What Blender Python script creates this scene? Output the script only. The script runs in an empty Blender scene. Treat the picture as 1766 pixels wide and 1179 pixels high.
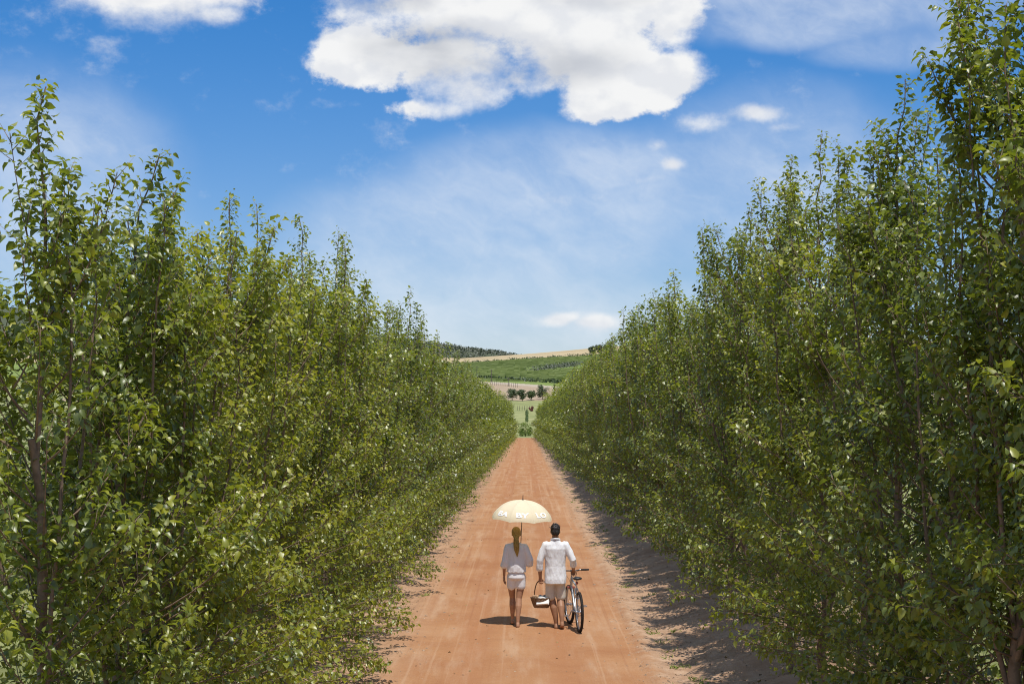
import bpy, bmesh, math, random
import numpy as np
from mathutils import Vector, Matrix

# ------------------------------------------------------------------ camera, light, sky
S = bpy.context.scene
C = S.collection
CAM_H = 3.6
cam_d = bpy.data.cameras.new("camera")
cam = bpy.data.objects.new("camera", cam_d)
C.objects.link(cam)
cam.location = (0, 0, CAM_H)
cam.rotation_euler = (math.radians(90 + 3.09), 0, math.radians(0.514))
cam_d.sensor_width = 36.0
cam_d.lens = 50.0
cam_d.clip_start = 0.1
cam_d.clip_end = 20000
S.camera = cam

S.view_settings.view_transform = 'Standard'
S.view_settings.look = 'None'
S.view_settings.exposure = 0.0
S.view_settings.gamma = 1.0
S.view_settings.use_curve_mapping = False
S.cycles.max_bounces = 6
S.cycles.transparent_max_bounces = 4
S.cycles.use_denoising = True
S.cycles.denoising_prefilter = 'NONE'
S.cycles.filter_width = 1.1

SUN_DIR = Vector((0.125, -0.30, 1.0)).normalized()
sun_d = bpy.data.lights.new("sun", 'SUN')
sun_d.energy = 4.3
sun_d.angle = math.radians(0.53)
sun_d.color = (1.0, 0.955, 0.88)
sun = bpy.data.objects.new("sun", sun_d)
C.objects.link(sun)
sun.rotation_euler = SUN_DIR.to_track_quat('Z', 'Y').to_euler()
sun.location = (0, 0, 60)

F = 2453.0   # pixels per radian of the photograph; used only to turn sky directions into angles


def A(px):
    return (px - 905) / F


def E(py):
    return (722 - py) / F


class NT:
    """small helper that writes node maths"""

    def __init__(self, tree):
        self.t = tree
        self.n = tree.nodes
        self.l = tree.links

    def node(self, typ, **kw):
        nd = self.n.new(typ)
        for k, v in kw.items():
            setattr(nd, k, v)
        return nd

    def set(self, sock, v):
        if isinstance(v, bpy.types.NodeSocket):
            self.l.new(v, sock)
        else:
            sock.default_value = v

    def m(self, op, a, b=0.0, c=0.0, clamp=False):
        nd = self.node('ShaderNodeMath', operation=op, use_clamp=clamp)
        self.set(nd.inputs[0], a)
        self.set(nd.inputs[1], b)
        self.set(nd.inputs[2], c)
        return nd.outputs[0]

    def v(self, op, a, b=(0, 0, 0), s=None):
        nd = self.node('ShaderNodeVectorMath', operation=op)
        self.set(nd.inputs[0], a)
        self.set(nd.inputs[1], b)
        if s is not None:
            self.set(nd.inputs[3], s)
        return nd.outputs[0]

    def noise(self, vec, scale, detail=4.0, rough=0.55, out=0, dist=0.0):
        nd = self.node('ShaderNodeTexNoise')
        self.set(nd.inputs['Vector'], vec)
        nd.inputs['Scale'].default_value = scale
        nd.inputs['Detail'].default_value = detail
        nd.inputs['Roughness'].default_value = rough
        nd.inputs['Distortion'].default_value = dist
        return nd.outputs[out]

    def smooth(self, x, lo, hi, a=0.0, b=1.0):
        nd = self.node('ShaderNodeMapRange', interpolation_type='SMOOTHSTEP')
        self.set(nd.inputs[0], x)
        nd.inputs[1].default_value = lo
        nd.inputs[2].default_value = hi
        nd.inputs[3].default_value = a
        nd.inputs[4].default_value = b
        return nd.outputs[0]

    def mix(self, f, a, b, blend='MIX'):
        nd = self.node('ShaderNodeMix', data_type='RGBA', blend_type=blend)
        self.set(nd.inputs[0], f)
        self.set(nd.inputs[6], a if isinstance(a, bpy.types.NodeSocket) else (*a, 1)[:4])
        self.set(nd.inputs[7], b if isinstance(b, bpy.types.NodeSocket) else (*b, 1)[:4])
        return nd.outputs[2]

    def ramp(self, f, stops):
        nd = self.node('ShaderNodeValToRGB')
        self.set(nd.inputs[0], f)
        el = nd.color_ramp.elements
        while len(el) < len(stops):
            el.new(0.5)
        for e, (p, c) in zip(el, stops):
            e.position = p
            e.color = (*c, 1)
        return nd.outputs[0]

    def sep(self, v):
        nd = self.node('ShaderNodeSeparateXYZ')
        self.set(nd.inputs[0], v)
        return nd.outputs

    def comb(self, x, y, z):
        nd = self.node('ShaderNodeCombineXYZ')
        for i, q in enumerate((x, y, z)):
            self.set(nd.inputs[i], q)
        return nd.outputs[0]


def build_sky():
    w = bpy.data.worlds.new("World")
    S.world = w
    w.use_nodes = True
    g = NT(w.node_tree)
    for nd in list(g.n):
        g.n.remove(nd)
    out = g.node('ShaderNodeOutputWorld')
    bg = g.node('ShaderNodeBackground')
    g.l.new(bg.outputs[0], out.inputs[0])
    bg.inputs[1].default_value = 0.10
    sky = g.node('ShaderNodeTexSky', sky_type='NISHITA', sun_disc=False)
    sky.sun_elevation = math.asin(SUN_DIR.z)
    sky.sun_rotation = math.atan2(SUN_DIR.x, SUN_DIR.y)
    sky.altitude = 300
    sky.air_density = 1.0
    sky.dust_density = 0.6
    sky.ozone_density = 2.0
    tc = g.node('ShaderNodeTexCoord')
    d = tc.outputs['Generated']
    x, y, z = g.sep(d)
    az = g.m('ARCTAN2', x, y)
    el = g.m('ARCSINE', z)
    # clear-sky colour: the Nishita sky deepened with height as through a polariser
    hs = g.node('ShaderNodeHueSaturation')
    hs.inputs['Saturation'].default_value = 1.0
    g.set(hs.inputs['Color'], sky.outputs[0])
    deep = g.smooth(el, -0.02, 0.33)
    tint = g.mix(deep, SKY_LOW, SKY_HIGH)
    clear = g.mix(1.0, hs.outputs[0], tint, 'MULTIPLY')
    # warp
    wn = g.noise(d, 22.0, 3.0, 0.55, out=1)
    wv = g.v('SUBTRACT', wn, (0.5, 0.5, 0.5))
    wx, wy, _ = g.sep(wv)
    azw = g.m('MULTIPLY_ADD', wx, 0.020, az)
    elw = g.m('MULTIPLY_ADD', wy, 0.013, el)

    def blobs(lst, a_, e_, gauss=False):
        cur = None
        for px, py, rx, ry, wgt in lst:
            da = g.m('MULTIPLY', g.m('SUBTRACT', a_, A(px)), F / rx)
            de = g.m('MULTIPLY', g.m('SUBTRACT', e_, E(py)), F / ry)
            q = g.m('ADD', g.m('MULTIPLY', da, da), g.m('MULTIPLY', de, de))
            dd = g.m('MULTIPLY', g.m('EXPONENT', g.m('MULTIPLY', q, -0.9)), wgt) if gauss else g.m('MULTIPLY_ADD', q, -wgt, wgt)
            if cur is None:
                cur = dd
            else:
                nd = g.node('ShaderNodeMath', operation='SMOOTH_MAX')
                g.set(nd.inputs[0], cur)
                g.set(nd.inputs[1], dd)
                nd.inputs[2].default_value = 0.12 if gauss else 0.25
                cur = nd.outputs[0]
        return cur
    cum = [
        (760, 15, 235, 95, 1.0), (1010, 45, 200, 120, 1.0), (625, 108, 105, 56, 1.1), (790, 110, 130, 62, 1.0),
        (820, 160, 115, 46, 1.0), (960, 128, 120, 62, .7), (1085, 152, 140, 66, 1.25), (1185, 135, 66, 48, 1.0), (1165, 50, 62, 62, 1.0),
        (560, 60, 50, 40, 0.5), (900, 188, 50, 22, 0.4), (760, 185, 70, 18, 0.35),
        (290, 8, 165, 66, 1.25), (365, 44, 75, 30, 0.95), (215, 34, 85, 34, .85), (905, 150, 70, 40, .85), (770, 188, 95, 24, .85),
    ]
    small = [
        (195, 112, 34, 22, 0.25), (575, 188, 48, 14, 0.22), (1212, 220, 50, 20, 0.62), (1300, 207, 44, 14, 0.7),
        (1350, 228, 36, 10, 0.3), (1162, 290, 26, 11, 0.62), (1132, 258, 26, 12, 0.34), (1040, 244, 26, 14, 0.25),
        (965, 549, 40, 13, 0.7), (1030, 558, 44, 15, 0.8), (880, 556, 60, 8, 0.15), (570, 383, 24, 11, 0.3), (495, 150, 18, 12, .2),
        (1130, 314, 50, 8, 0.25), (970, 342, 90, 14, 0.25), (1120, 205, 60, 14, .2)
    ]
    dv = g.v('MULTIPLY', d, (1.0, 1.0, 1.35))
    n1 = g.noise(dv, 19.0, 10.0, 0.62)
    n2 = g.noise(dv, 75.0, 6.0, 0.62)
    nn = g.m('MULTIPLY_ADD', g.m('SUBTRACT', n1, 0.5), 2.3, g.m('MULTIPLY', g.m('SUBTRACT', n2, 0.5), 0.55))
    ns = g.m('MULTIPLY_ADD', g.m('SUBTRACT', n1, 0.5), 1.4, g.m('MULTIPLY', g.m('SUBTRACT', n2, 0.5), 1.2))
    dens1 = g.m('ADD', g.m('MULTIPLY_ADD', blobs(cum, azw, elw, True), 1.75, -0.72), g.m('MULTIPLY', nn, 1.05))
    dens2 = g.m('ADD', g.m('MULTIPLY_ADD', blobs(small, azw, elw, True), 1.8, -0.30), g.m('MULTIPLY', ns, .8))
    # scattered cumulus over the rest of the sky (outside the part the photograph shows)
    far_n = g.noise(d, 3.2, 7.0, 0.58)
    away = g.m('MAXIMUM', g.smooth(g.m('ABSOLUTE', az), 0.42, 0.62), g.smooth(el, 0.33, 0.46))
    dens3 = g.m('MULTIPLY_ADD', g.m('SUBTRACT', far_n, 0.60), 7.0, g.m('MULTIPLY_ADD', away, 3.0, -3.0))
    soft = g.smooth(g.noise(d, 9.0, 2.0, 0.5), .40, .62, 0.45, 1.7)
    m1 = g.smooth(g.m('MULTIPLY', g.m('ADD', dens1, 0.08), soft), 0.0, 0.62)
    m2 = g.smooth(dens2, -0.1, 0.95)
    m3 = g.smooth(dens3, 0.0, 0.5)
    mask = g.m('MAXIMUM', g.m('MAXIMUM', m1, g.m('MULTIPLY', m2, 0.88)), m3)
    # cloud body: thick middle greyer seen from below, thin rims white
    gsh = g.noise(g.v('MULTIPLY', d, (1.0, 1.0, 2.6)), 13.0, 4.0, 0.5)
    greyc = [(790, 95, 170, 50, 1.0), (660, 5, 100, 32, 1.0), (1030, 5, 110, 24, .6), (920, 115, 160, 40, .6), (265, -5, 90, 25, .6)]
    gb = g.smooth(blobs(greyc, azw, elw), -0.5, 0.9)
    thick = g.m('MULTIPLY', gb, g.smooth(g.m('ADD', gsh, g.m('MULTIPLY', n2, .10)), 0.38, 0.75, .35, 1.0))
    b1 = g.noise(dv, 26.0, 5.0, 0.5)
    b2 = g.noise(g.v('ADD', dv, (0.004, 0.0, 0.013)), 26.0, 5.0, 0.5)
    bil = g.smooth(g.m('SUBTRACT', b1, b2), -.13, .10)
    white = g.mix(bil, (7.9, 8.1, 8.5), (9.1, 9.15, 9.2))
    ccol = g.mix(g.m('MULTIPLY', thick, 1.0), white, (5.0, 5.3, 5.9))
    # thin high cirrus: long streaks
    rot = g.node('ShaderNodeVectorRotate', rotation_type='AXIS_ANGLE')
    g.set(rot.inputs['Vector'], g.comb(az, el, 0.0))
    rot.inputs['Axis'].default_value = (0, 0, 1)
    rot.inputs['Angle'].default_value = math.radians(24)
    st = g.v('MULTIPLY', rot.outputs[0], (6.0, 12.0, 1.0))
    cn = g.noise(g.v('ADD', st, g.v('MULTIPLY', wv, (.35, .35, .35))), 1.6, 8.0, 0.6)
    cir = [(1000, 330, 330, 120, 1.0), (820, 440, 360, 160, 1.0), (1480, 50, 330, 62, 1.15), (60, 330, 260, 190, .8), (1330, 330, 260, 170, .7), (1560, 110, 160, 40, .8), (1330, 15, 240, 45, .8), (900, 560, 700, 90, .9)]
    cb = g.smooth(blobs(cir, azw, elw), -0.35, 1.0)
    cbg = g.m('MAXIMUM', cb, g.m('MULTIPLY', away, 0.6))
    cm = g.m('MULTIPLY', cbg, g.smooth(cn, 0.28, 0.78, 0.22, 0.72))
    col = g.mix(cm, clear, (7.9, 8.5, 9.3))
    col = g.mix(mask, col, ccol)
    g.l.new(col, bg.inputs[0])


SKY_LOW = (1.0, 1.03, 1.18)
SKY_HIGH = (0.27, 0.84, 1.36)
build_sky()

# ------------------------------------------------------------------ helpers
RNG = np.random.default_rng(7)


def tag(o, label=None, cat=None, group=None, kind=None):
    if label:
        o['label'] = label
    if cat:
        o['category'] = cat
    if group:
        o['group'] = group
    if kind:
        o['kind'] = kind
    return o


def link(name, me, parent=None):
    o = bpy.data.objects.new(name, me)
    C.objects.link(o)
    if parent is not None:
        o.parent = parent
    return o


def empty(name, loc, rz=0.0):
    o = bpy.data.objects.new(name, None)
    C.objects.link(o)
    o.location = loc
    o.rotation_euler = (0, 0, rz)
    o.empty_display_size = 0.2
    return o


def mk_mesh(name, V, faces, mats, smooth=False, midx=None, attrs=None):
    """V (n,3); faces: list of int arrays (m,k)"""
    me = bpy.data.meshes.new(name)
    V = np.asarray(V, dtype=np.float32)
    faces = [np.asarray(f, dtype=np.int32) for f in faces if len(f)]
    me.vertices.add(len(V))
    me.vertices.foreach_set('co', V.ravel())
    nl = sum(f.size for f in faces)
    nf = sum(len(f) for f in faces)
    me.loops.add(nl)
    me.polygons.add(nf)
    me.loops.foreach_set('vertex_index', np.concatenate([f.ravel() for f in faces]))
    tot = np.concatenate([np.full(len(f), f.shape[1], dtype=np.int32) for f in faces])
    st = np.concatenate([[0], np.cumsum(tot)[:-1]]).astype(np.int32)
    me.polygons.foreach_set('loop_start', st)
    if midx is not None:
        me.polygons.foreach_set('material_index', np.asarray(midx, dtype=np.int32))
    me.polygons.foreach_set('use_smooth', np.full(nf, smooth, dtype=bool))
    for mt in (mats if isinstance(mats, (list, tuple)) else [mats]):
        me.materials.append(mt)
    if attrs:
        for k, a in attrs.items():
            at = me.attributes.new(k, 'FLOAT', 'POINT')
            at.data.foreach_set('value', np.asarray(a, dtype=np.float32))
    me.update(calc_edges=True)
    me.validate()
    return me


class MB:
    """collects simple shapes into one mesh"""

    def __init__(self):
        self.v = []
        self.f = []

    def add(self, V, Fs):
        o = len(self.v)
        self.v += [tuple(map(float, p)) for p in V]
        self.f += [tuple(i + o for i in f) for f in Fs]

    def box(self, c, s, rot=None):
        c = np.array(c, float)
        h = np.array(s, float) / 2
        V = [np.array((i, j, k)) * h for i in (-1, 1) for j in (-1, 1) for k in (-1, 1)]
        if rot is not None:
            V = [np.array(rot @ Vector(p)) for p in V]
        V = [p + c for p in V]
        self.add(V, [(0, 1, 3, 2), (4, 6, 7, 5), (0, 4, 5, 1), (2, 3, 7, 6), (0, 2, 6, 4), (1, 5, 7, 3)])

    def tube(self, P, R, n=8, caps=True, sx=1.0):
        V, Fs = tube_geo(P, R, n, caps, sx)
        self.add(V, Fs)

    def ring(self, c, axis, R, r, n=28, k=8, flat=1.0):
        ax = Vector(axis).normalized()
        u = ax.orthogonal().normalized()
        w = ax.cross(u)
        V = []
        Fs = []
        for i in range(n):
            a = 2 * math.pi * i / n
            rd = u * math.cos(a) + w * math.sin(a)
            for j in range(k):
                b = 2 * math.pi * j / k
                V.append(Vector(c) + rd * (R + r * math.cos(b)) + ax * (r * flat * math.sin(b)))
        for i in range(n):
            for j in range(k):
                a0 = i * k + j
                a1 = i * k + (j + 1) % k
                b0 = ((i + 1) % n) * k + j
                b1 = ((i + 1) % n) * k + (j + 1) % k
                Fs.append((a0, b0, b1, a1))
        self.add(V, Fs)

    def ball(self, c, r, n=12, k=8, rot=None):
        r = (r, r, r) if np.isscalar(r) else r
        V = []
        Fs = []
        for j in range(k + 1):
            t = math.pi * j / k
            for i in range(n):
                a = 2 * math.pi * i / n
                p = Vector((r[0] * math.sin(t) * math.cos(a), r[1] * math.sin(t) * math.sin(a), r[2] * math.cos(t)))
                if rot is not None:
                    p = rot @ p
                V.append(p + Vector(c))
        for j in range(k):
            for i in range(n):
                Fs.append((j * n + i, (j + 1) * n + i, (j + 1) * n + (i + 1) % n, j * n + (i + 1) % n))
        self.add(V, Fs)

    def loft(self, rings, n=24, p=2.3):
        """rings: (cx,cy,cz,rx,ry), horizontal superellipses"""
        V = []
        Fs = []
        for cx, cy, cz, rx, ry in rings:
            for i in range(n):
                a = 2 * math.pi * i / n
                ca, sa = math.cos(a), math.sin(a)
                V.append((cx + rx * math.copysign(abs(ca) ** (2 / p), ca), cy + ry * math.copysign(abs(sa) ** (2 / p), sa), cz))
        m = len(rings)
        for j in range(m - 1):
            for i in range(n):
                Fs.append((j * n + i, j * n + (i + 1) % n, (j + 1) * n + (i + 1) % n, (j + 1) * n + i))
        Fs.append(tuple(range(n))[::-1])
        Fs.append(tuple((m - 1) * n + i for i in range(n)))
        self.add(V, Fs)

    def mesh(self, name, mat, smooth=True):
        me = bpy.data.meshes.new(name)
        me.from_pydata(self.v, [], self.f)
        me.materials.append(mat)
        me.polygons.foreach_set('use_smooth', np.full(len(me.polygons), smooth, dtype=bool))
        bm = bmesh.new()
        bm.from_mesh(me)
        bmesh.ops.recalc_face_normals(bm, faces=bm.faces)
        bm.to_mesh(me)
        bm.free()
        me.update()
        return me

    def build(self, name, mat, parent=None, smooth=True, bevel=0.0):
        me = self.mesh(name, mat, smooth)
        if bevel:
            bm = bmesh.new()
            bm.from_mesh(me)
            bmesh.ops.bevel(bm, geom=bm.edges[:], offset=bevel, segments=2, affect='EDGES')
            bm.to_mesh(me)
            bm.free()
        return link(name, me, parent)

    def remesh(self, name, mat, voxel, smooth_it=6, wrinkle=None, parent=None):
        me = self.mesh(name + "_tmp", mat)
        o = link(name, me)
        md = o.modifiers.new('r', 'REMESH')
        md.mode = 'VOXEL'
        md.voxel_size = voxel
        if smooth_it:
            sm = o.modifiers.new('s', 'SMOOTH')
            sm.factor = 0.5
            sm.iterations = smooth_it
        dg = bpy.context.evaluated_depsgraph_get()
        ev = o.evaluated_get(dg)
        m2 = bpy.data.meshes.new_from_object(ev)
        m2.name = name
        o.modifiers.clear()
        o.data = m2
        m2.materials.clear()
        m2.materials.append(mat)
        bpy.data.meshes.remove(me)
        if wrinkle:
            co = np.zeros(len(m2.vertices) * 3, np.float32)
            no = np.zeros(len(m2.vertices) * 3, np.float32)
            m2.vertices.foreach_get('co', co)
            m2.vertices.foreach_get('normal', no)
            co = co.reshape(-1, 3)
            no = no.reshape(-1, 3)
            co = co + no * wrinkle(co)[:, None]
            m2.vertices.foreach_set('co', co.ravel())
        m2.polygons.foreach_set('use_smooth', np.full(len(m2.polygons), True, dtype=bool))
        m2.update()
        if parent is not None:
            o.parent = parent
        return o


def tube_geo(P, R, n=6, caps=True, sx=1.0):
    P = [Vector(p) for p in P]
    m = len(P)
    R = [R] * m if np.isscalar(R) else list(R)
    T = []
    for i in range(m):
        a = P[max(i - 1, 0)]
        b = P[min(i + 1, m - 1)]
        T.append((b - a).normalized())
    up = Vector((0, 0, 1)) if abs(T[0].z) < 0.9 else Vector((1, 0, 0))
    u = (up - T[0] * up.dot(T[0])).normalized()
    V = []
    Fs = []
    rings = []
    for i in range(m):
        u = (u - T[i] * u.dot(T[i])).normalized()
        w = T[i].cross(u)
        if caps and i == 0:
            for q in (0.0, 0.6):
                rr = R[0] * math.sin(math.acos(1 - q) if q else 0.25)
                rings.append((P[0] - T[0] * R[0] * (1 - q) * .9, u, w, rr))
        rings.append((P[i], u, w, R[i]))
        if caps and i == m - 1:
            for q in (0.6, 0.0):
                rr = R[i] * math.sin(math.acos(1 - q) if q else 0.25)
                rings.append((P[i] + T[i] * R[i] * (1 - q) * .9, u, w, rr))
    for (c, u, w, r) in rings:
        for j in range(n):
            a = 2 * math.pi * j / n
            V.append(c + u * (r * math.cos(a)) + w * (r * sx * math.sin(a)))
    for i in range(len(rings) - 1):
        for j in range(n):
            Fs.append((i * n + j, i * n + (j + 1) % n, (i + 1) * n + (j + 1) % n, (i + 1) * n + j))
    if caps:
        Fs.append(tuple(range(n))[::-1])
        Fs.append(tuple((len(rings) - 1) * n + j for j in range(n)))
    return V, Fs


def vnoise(p, seed=0):
    p = np.asarray(p, dtype=np.float64)
    i = np.floor(p).astype(np.int64)
    f = p - i
    f = f * f * (3 - 2 * f)

    def h(ix, iy, iz):
        n = (ix * 374761393 + iy * 668265263 + iz * 2147483647 + seed * 144269504) & 0xFFFFFFFF
        n = ((n ^ (n >> 13)) * 1274126177) & 0xFFFFFFFF
        n = n ^ (n >> 16)
        return (n & 0xFFFF) / 65535.0
    r = 0
    for a in (0, 1):
        for b in (0, 1):
            for c in (0, 1):
                w = (f[:, 0] if a else 1 - f[:, 0]) * (f[:, 1] if b else 1 - f[:, 1]) * (f[:, 2] if c else 1 - f[:, 2])
                r = r + w * h(i[:, 0] + a, i[:, 1] + b, i[:, 2] + c)
    return r * 2 - 1


def fbm(p, oct=4, seed=0, gain=0.5):
    p = np.asarray(p, dtype=np.float64)
    a = 1.0
    r = 0
    for k in range(oct):
        r = r + a * vnoise(p * (2 ** k) + k * 17.3, seed + k)
        a *= gain
    return r


# ------------------------------------------------------------------ materials
def mat(name, color, rough=0.6, spec=0.4, metal=0.0, var=0.0, vscale=8.0, bump=0.0, bscale=60.0, transl=0.0, tcol=None):
    m = bpy.data.materials.new(name)
    m.use_nodes = True
    g = NT(m.node_tree)
    b = g.n['Principled BSDF']
    b.inputs['Roughness'].default_value = rough
    b.inputs['Specular IOR Level'].default_value = spec
    b.inputs['Metallic'].default_value = metal
    b.inputs['Base Color'].default_value = (*color, 1)
    tc = g.node('ShaderNodeTexCoord')
    if var:
        nz = g.noise(tc.outputs['Object'], vscale, 5.0, 0.6)
        lo = tuple(c * (1 - var) for c in color)
        hi = tuple(min(1, c * (1 + var)) for c in color)
        g.l.new(g.ramp(nz, [(0.3, lo), (0.7, hi)]), b.inputs['Base Color'])
    if bump:
        bp = g.node('ShaderNodeBump')
        bp.inputs['Strength'].default_value = bump
        bp.inputs['Distance'].default_value = 0.01
        g.l.new(g.noise(tc.outputs['Object'], bscale, 4.0, 0.6), bp.inputs['Height'])
        g.l.new(bp.outputs[0], b.inputs['Normal'])
    if transl:
        t = g.node('ShaderNodeBsdfTranslucent')
        t.inputs[0].default_value = (*(tcol or color), 1)
        mx = g.node('ShaderNodeMixShader')
        mx.inputs[0].default_value = transl
        g.l.new(b.outputs[0], mx.inputs[1])
        g.l.new(t.outputs[0], mx.inputs[2])
        g.l.new(mx.outputs[0], g.n['Material Output'].inputs[0])
    return m


def leaf_material(name, stops, tstops, rough=0.40, spec=0.7, transl=0.34, rnd=0.22, coat=0.0):
    m = bpy.data.materials.new(name)
    m.use_nodes = True
    g = NT(m.node_tree)
    b = g.n['Principled BSDF']
    at = g.node('ShaderNodeAttribute', attribute_name='tint')
    oi = g.node('ShaderNodeObjectInfo')
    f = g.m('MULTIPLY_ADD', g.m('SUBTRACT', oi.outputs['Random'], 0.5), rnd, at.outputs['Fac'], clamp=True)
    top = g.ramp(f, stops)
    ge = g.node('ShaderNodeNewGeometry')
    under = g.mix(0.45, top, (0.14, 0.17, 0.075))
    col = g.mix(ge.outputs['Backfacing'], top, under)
    g.l.new(col, b.inputs['Base Color'])
    b.inputs['Specular IOR Level'].default_value = spec
    g.l.new(g.m('MULTIPLY_ADD', ge.outputs['Backfacing'], 0.25, rough), b.inputs['Roughness'])
    b.inputs['Coat Weight'].default_value = coat
    b.inputs['Coat Roughness'].default_value = 0.42
    t = g.node('ShaderNodeBsdfTranslucent')
    g.l.new(g.ramp(f, tstops), t.inputs[0])
    mx = g.node('ShaderNodeMixShader')
    mx.inputs[0].default_value = transl
    g.l.new(b.outputs[0], mx.inputs[1])
    g.l.new(t.outputs[0], mx.inputs[2])
    g.l.new(mx.outputs[0], g.n['Material Output'].inputs[0])
    return m


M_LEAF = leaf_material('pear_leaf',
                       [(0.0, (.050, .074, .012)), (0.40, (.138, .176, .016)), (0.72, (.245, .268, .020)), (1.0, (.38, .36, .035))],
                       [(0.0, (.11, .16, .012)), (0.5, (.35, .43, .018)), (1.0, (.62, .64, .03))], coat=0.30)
M_LEAF_FAR = leaf_material('field_leaf',
                           [(0.0, (.028, .050, .016)), (0.5, (.060, .095, .022)), (1.0, (.13, .18, .03))],
                           [(0.0, (.05, .10, .012)), (0.5, (.10, .18, .02)), (1.0, (.25, .34, .03))], rough=.5, transl=.25)
M_LEAF_DARK = leaf_material('evergreen_leaf',  # raised dark stops: fading by distance haze is in this colour
                            [(0.0, (.055, .085, .032)), (1.0, (.12, .16, .055))],
                            [(0.0, (.02, .04, .01)), (1.0, (.06, .10, .02))], rough=.5, transl=.15)
M_LEAF_SCRUB = leaf_material('scrub_leaf',  # stops lightened and slightly blued: far haze put into the leaf colour
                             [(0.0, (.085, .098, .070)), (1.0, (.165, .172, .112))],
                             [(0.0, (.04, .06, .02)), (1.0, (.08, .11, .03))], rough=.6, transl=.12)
M_VINE = leaf_material('vine_leaf', [(0.0, (.15, .195, .055)), (0.5, (.23, .28, .08)), (1.0, (.32, .35, .11))], [(0.0, (.1, .18, .02)), (0.5, (.2, .3, .03)), (1.0, (.3, .4, .04))], rough=.6, spec=.3, transl=.35)
M_LEAF_RED = leaf_material('red_leaf',
                           [(0.0, (.12, .014, .02)), (1.0, (.30, .04, .05))],
                           [(0.0, (.2, .02, .02)), (1.0, (.35, .05, .05))], rough=.5, transl=.2)
M_LEAF_BRIGHT = leaf_material('bright_leaf',
                              [(0.0, (.17, .23, .035)), (1.0, (.36, .42, .08))],
                              [(0.0, (.1, .2, .02)), (1.0, (.35, .46, .04))], rough=.5, transl=.3)
M_BARK = mat('bark', (.21, .15, .105), .85, .2, var=.35, vscale=14, bump=.5, bscale=70)
M_WOOD_GREY = mat('weathered_wood', (.12, .10, .085), .85, .2, var=.3, vscale=10)


# ------------------------------------------------------------------ land form
PY = np.array([-200, 272, 290, 350, 420, 450, 560, 900, 1000, 1090, 1350, 6000.])
PZ = np.array([0, 0, .15, 3.0, 7.4, 9.1, 17.8, 41.0, 49.6, 50.5, 40, 30.])
MX = np.array([-3000, -1400, -900, -760, -664, -560, -430, -250, -120, -77, -30, 0, 60, 120, 400, 3000.])
MZ = np.array([150, 185, 165, 152, 146, 138, 126, 115, 97, 90.5, 85, 79, 66, 50, 45, 40.])
RX = np.array([-600, -200, -45, 0, 55, 90, 200, 700.])
RZ = np.array([2., 0, -3.5, 0, 4.4, 6.5, 9, 6.])


def sstep(x, a, b):
    t = np.clip((x - a) / (b - a), 0, 1)
    return t * t * (3 - 2 * t)


def land(x, y, fine=True):
    x = np.asarray(x, float)
    y = np.asarray(y, float)
    z = np.interp(y, PY, PZ)
    z = z + np.interp(x, RX, RZ) * sstep(y, 450, 1000) * (1 - sstep(y, 1150, 1400))
    hill = np.interp(x, MX, MZ)
    z = np.where(y > 1150, z + (hill - z) * sstep(y, 1180, 1800), z)
    z = z - sstep(y, 1900, 4200) * 60
    z = z + 0.5 * np.sin(x * .031 + y * .017) * sstep(y, 320, 600)
    # right-hand bank rising towards the trees, and a gentle left verge
    near = 1 - sstep(y, 262, 285)
    und = 0.75 + 0.25 * np.sin(y * 2.9 + np.sin(y * .9) * 1.4)
    z = z + near * (0.34 * sstep(x, 2.15, 3.5) * und - 0.10 * sstep(x, 4.6, 8))
    z = z + near * (0.07 * sstep(-x, 2.5, 3.4))
    # pale windrow pushed up along the right edge of the road, shallow wheel tracks
    yy = x - (1.93 + 0.07 * np.sin(y * .21) + .04 * np.sin(y * .83))
    z = z + near * 0.055 * np.exp(-(yy / .13) ** 2)
    yl = x + (2.05 + 0.10 * np.sin(y * .17))
    z = z + near * 0.025 * np.exp(-(yl / .2) ** 2)
    for t in (-0.78, 0.62):
        z = z - near * 0.018 * np.exp(-((x - t - .05 * np.sin(y * .13)) / .24) ** 2)
    return z


def lz(x, y):
    return float(land(np.array([x]), np.array([y]))[0])


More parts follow.
